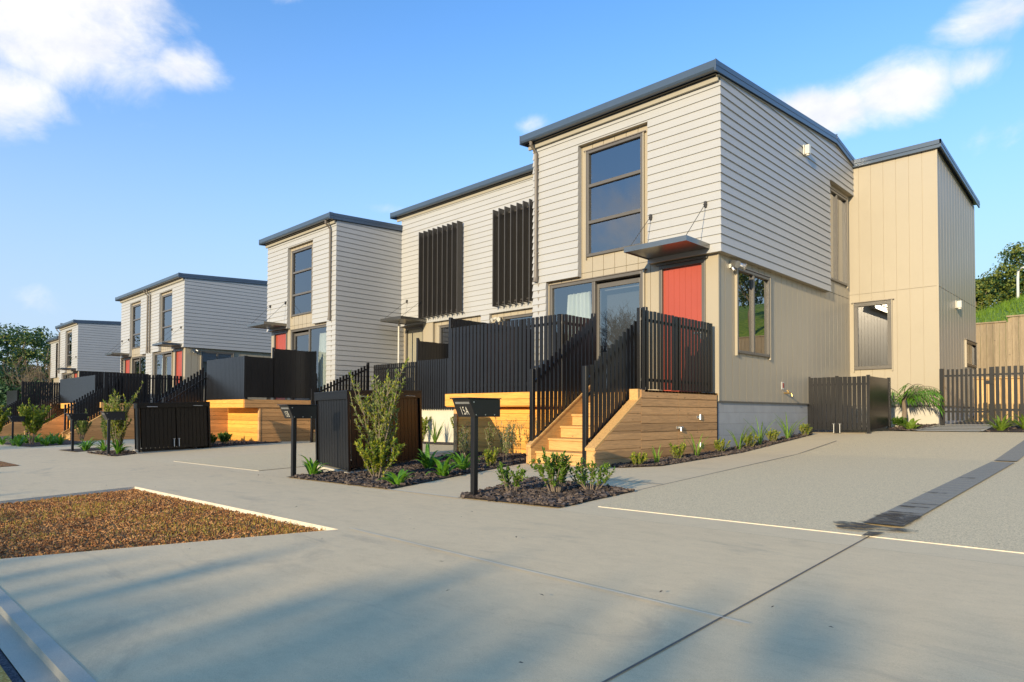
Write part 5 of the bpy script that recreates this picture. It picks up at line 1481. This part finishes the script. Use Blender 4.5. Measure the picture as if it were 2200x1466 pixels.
cents = [(gr.uniform(-3.3, 1.0), gr.uniform(-9.8, -8.05), gr.uniform(.12, .45)) for _ in range(26)]
pts = scatter(VERGE[0], 26000, gr)
for x, y in pts:
    w = max((math.exp(-((x - a) ** 2 + (y - b) ** 2) / (2 * (c * .6) ** 2)) for a, b, c in cents), default=0)
    if gr.random() > .012 + .42 * w ** 1.6: continue
    z = gz(x, y) - .032; h = gr.uniform(.012, .042); a = gr.uniform(0, 6.28); d = Vector((math.cos(a), math.sin(a), 0)); s = Vector((-d.y, d.x, 0)) * .0016
    p = Vector((x, y, z)); q = p + d * h * .2 + Vector((0, 0, h * .7)); t = p + d * h * .55 + Vector((0, 0, h))
    gm.face([p - s, p + s, q + s * .8, q - s * .8]); gm.face([q - s * .8, q + s * .8, t])
tag(gm.build('verge_grass', M['grass']), kind='stuff')
bk = MB(); r2 = random.Random(29)
for _ in range(9000):
    x = r2.uniform(-3, 7); y = r2.uniform(13.3, 34); z = gz(x, y) - .03; h = r2.uniform(.12, .35); a = r2.uniform(0, 6.28); d = Vector((math.cos(a), math.sin(a), 0)); s = Vector((-d.y, d.x, 0)) * .02
    p = Vector((x, y, z)); t = p + d * h * .5 + Vector((0, 0, h)); bk.face([p - s, p + s, t])
tag(bk.build('bank_grass', leafmat('bank grass blades', (.12, .24, .015), (.26, .36, .04), .4, obj=False)), kind='stuff')
lv = MB(); r3 = random.Random(31)
for _ in range(60):
    x, y = r3.uniform(-4, 5), r3.uniform(-9.4, -5.9)
    if any(inpoly((x, y), b) for b in BEDS[:3]) or inpoly((x, y), VERGE[0]): continue
    leafquad(lv, Vector((x, y, gz(x, y) + .018)), Vector((r3.uniform(-1, 1), r3.uniform(-1, 1), .1)), Vector((0, 0, 1)), r3.uniform(.012, .035), r3.uniform(.006, .014))
tag(lv.build('litter_flecks', M['mulch']), kind='stuff')

# ================================================================== LIGHT, SKY, CAMERA
AZ, EL = 11.0, 13.0
sdir = Vector((-math.sin(R(AZ)) * math.cos(R(EL)), math.cos(R(AZ)) * math.cos(R(EL)), -math.sin(R(EL))))
sun = bpy.data.lights.new('sun', 'SUN'); sun.energy = 3.0; sun.angle = R(.5); sun.color = (1.0, .82, .56)
so = bpy.data.objects.new('sun', sun); COL.objects.link(so); so.rotation_euler = sdir.to_track_quat('-Z', 'Y').to_euler()
w = bpy.data.worlds.new('World'); SC.world = w; w.use_nodes = True
nt = w.node_tree; nt.nodes.clear()
out = N(nt, 'ShaderNodeOutputWorld'); bg = N(nt, 'ShaderNodeBackground')
sky = N(nt, 'ShaderNodeTexSky', sky_type='NISHITA'); sky.sun_disc = False; sky.sun_elevation = R(EL); sky.sun_rotation = R(180 - AZ)
sky.air_density = 1.0; sky.dust_density = .4; sky.ozone_density = 2.0
SKYK = .15
hs = N(nt, 'ShaderNodeHueSaturation'); hs.inputs['Saturation'].default_value = 1.05; L(nt, sky.outputs[0], hs.inputs['Color'])
tc = N(nt, 'ShaderNodeTexCoord'); sp = N(nt, 'ShaderNodeSeparateXYZ'); L(nt, tc.outputs['Generated'], sp.inputs[0])
def MATH(op, a, b=None, c=None):
    n = N(nt, 'ShaderNodeMath', operation=op)
    for i, v in enumerate((a, b, c)):
        if v is None: continue
        if isinstance(v, (int, float)): n.inputs[i].default_value = v
        else: L(nt, v, n.inputs[i])
    return n.outputs[0]
nx = MATH('MULTIPLY', sp.outputs['X'], -1.0)
az = MATH('DEGREES' if False else 'MULTIPLY', MATH('ARCTAN2', nx, sp.outputs['Y']), 57.29578)
el = MATH('MULTIPLY', MATH('ARCSINE', sp.outputs['Z']), 57.29578)
cv = N(nt, 'ShaderNodeCombineXYZ'); L(nt, az, cv.inputs[0]); L(nt, MATH('MULTIPLY', el, 1.35), cv.inputs[1])
n1 = noise(nt, cv.outputs[0], .16, 8, .62, .35); n2 = noise(nt, cv.outputs[0], .05, 6, .6, .3)
tot = None
for a0, e0, wa, we, k in ((79.5, 26.4, 8.8, 5.4, 1.3), (82.5, 20.8, 5.5, 2.9, 1.15), (70.5, 25.2, 3.8, 2.2, 1.0), (19.5, 22.6, 5.8, 2.4, 1.2), (13.6, 23.0, 5.0, 2.6, 1.15), (8.6, 26.2, 4.0, 2.2, .95), (23.5, 22.6, 3.2, 1.5, .95), (9.5, 23.2, 3.0, 2.0, .9),
        (7.5, 18.6, 4.0, 2.0, .52), (55, 16.8, 2.6, .8, .55), (42.5, 23.6, 3.2, 1.2, .62), (49, 18.2, 2.2, .8, .5), (64, 31.0, 3.5, 1.0, .6), (80.5, 8.2, 5.0, 1.6, .4), (16, 12.5, 4, 1.5, .4),
        (180, 28, 40, 9, .8), (150, 16, 25, 5, .75), (215, 18, 22, 5, .75), (-150, 30, 25, 8, .8), (120, 24, 20, 6, .8), (-90, 26, 24, 7, .8)):
    d1 = MATH('POWER', MATH('DIVIDE', MATH('SUBTRACT', az, a0), wa), 2.0) if True else None
    da = MATH('SUBTRACT', az, a0)
    d1 = MATH('MULTIPLY', MATH('DIVIDE', da, wa), MATH('DIVIDE', da, wa)); de = MATH('DIVIDE', MATH('SUBTRACT', el, e0), we)
    g = MATH('MULTIPLY', MATH('EXPONENT', MATH('MULTIPLY', MATH('ADD', d1, MATH('MULTIPLY', de, de)), -1.0)), k)
    tot = g if tot is None else MATH('MAXIMUM', tot, g)
dens = MATH('ADD', tot, MATH('MULTIPLY', MATH('SUBTRACT', n1, .5), 1.3))
mr = N(nt, 'ShaderNodeMapRange', interpolation_type='SMOOTHSTEP'); mr.inputs['From Min'].default_value = .40; mr.inputs['From Max'].default_value = 1.12; L(nt, dens, mr.inputs['Value'])
fac = MATH('MULTIPLY', mr.outputs[0], .96)
CLK = 3.7
cc = ramp(nt, noise(nt, cv.outputs[0], .22, 5, .6), [(.3, (CLK * .80, CLK * .82, CLK * .88)), (.62, (CLK * 1.02, CLK * 1.0, CLK * .99))])
he = MATH('DIVIDE', MATH('MAXIMUM', el, 0.0), 19.0)
hz = MATH('EXPONENT', MATH('MULTIPLY', MATH('MULTIPLY', he, he), -1.0))
tint = mix(nt, 1.0, hs.outputs[0], (.57, .90, 1.2), 'MULTIPLY')
tint = mix(nt, 1.0, tint, (8.2, 6.7, 5.8), 'DARKEN')
skc = mix(nt, MATH('MULTIPLY', hz, .93), tint, (1.95, 2.35, 2.95))
cm = mix(nt, fac, skc, cc)
L(nt, cm, bg.inputs['Color']); bg.inputs['Strength'].default_value = SKYK; L(nt, bg.outputs[0], out.inputs[0])

cam = bpy.data.cameras.new('camera'); co = bpy.data.objects.new('camera', cam); COL.objects.link(co); SC.camera = co
yaw, pit, rol = .772207738, .0239297911, .00335828011
f = Vector((-math.sin(yaw) * math.cos(pit), math.cos(yaw) * math.cos(pit), math.sin(pit)))
rt = Vector((math.cos(yaw), math.sin(yaw), 0)); up = rt.cross(f)
rt, up = rt * math.cos(rol) + up * math.sin(rol), up * math.cos(rol) - rt * math.sin(rol)
co.matrix_world = Matrix(((rt.x, up.x, -f.x, 5.309), (rt.y, up.y, -f.y, -10.534), (rt.z, up.z, -f.z, .794), (0, 0, 0, 1)))
cam.sensor_width = 36; cam.lens = 1427.03 / 2200 * 36; cam.shift_x = 0; cam.shift_y = (851.9 - 733) / 2200
cam.clip_start = .05; cam.clip_end = 2000
SC.view_settings.view_transform = 'Standard'; SC.view_settings.look = 'None'; SC.view_settings.exposure = 1.0; SC.view_settings.gamma = 1.0
SC.render.film_transparent = False
SC.cycles.max_bounces = 8; SC.cycles.transparent_max_bounces = 12
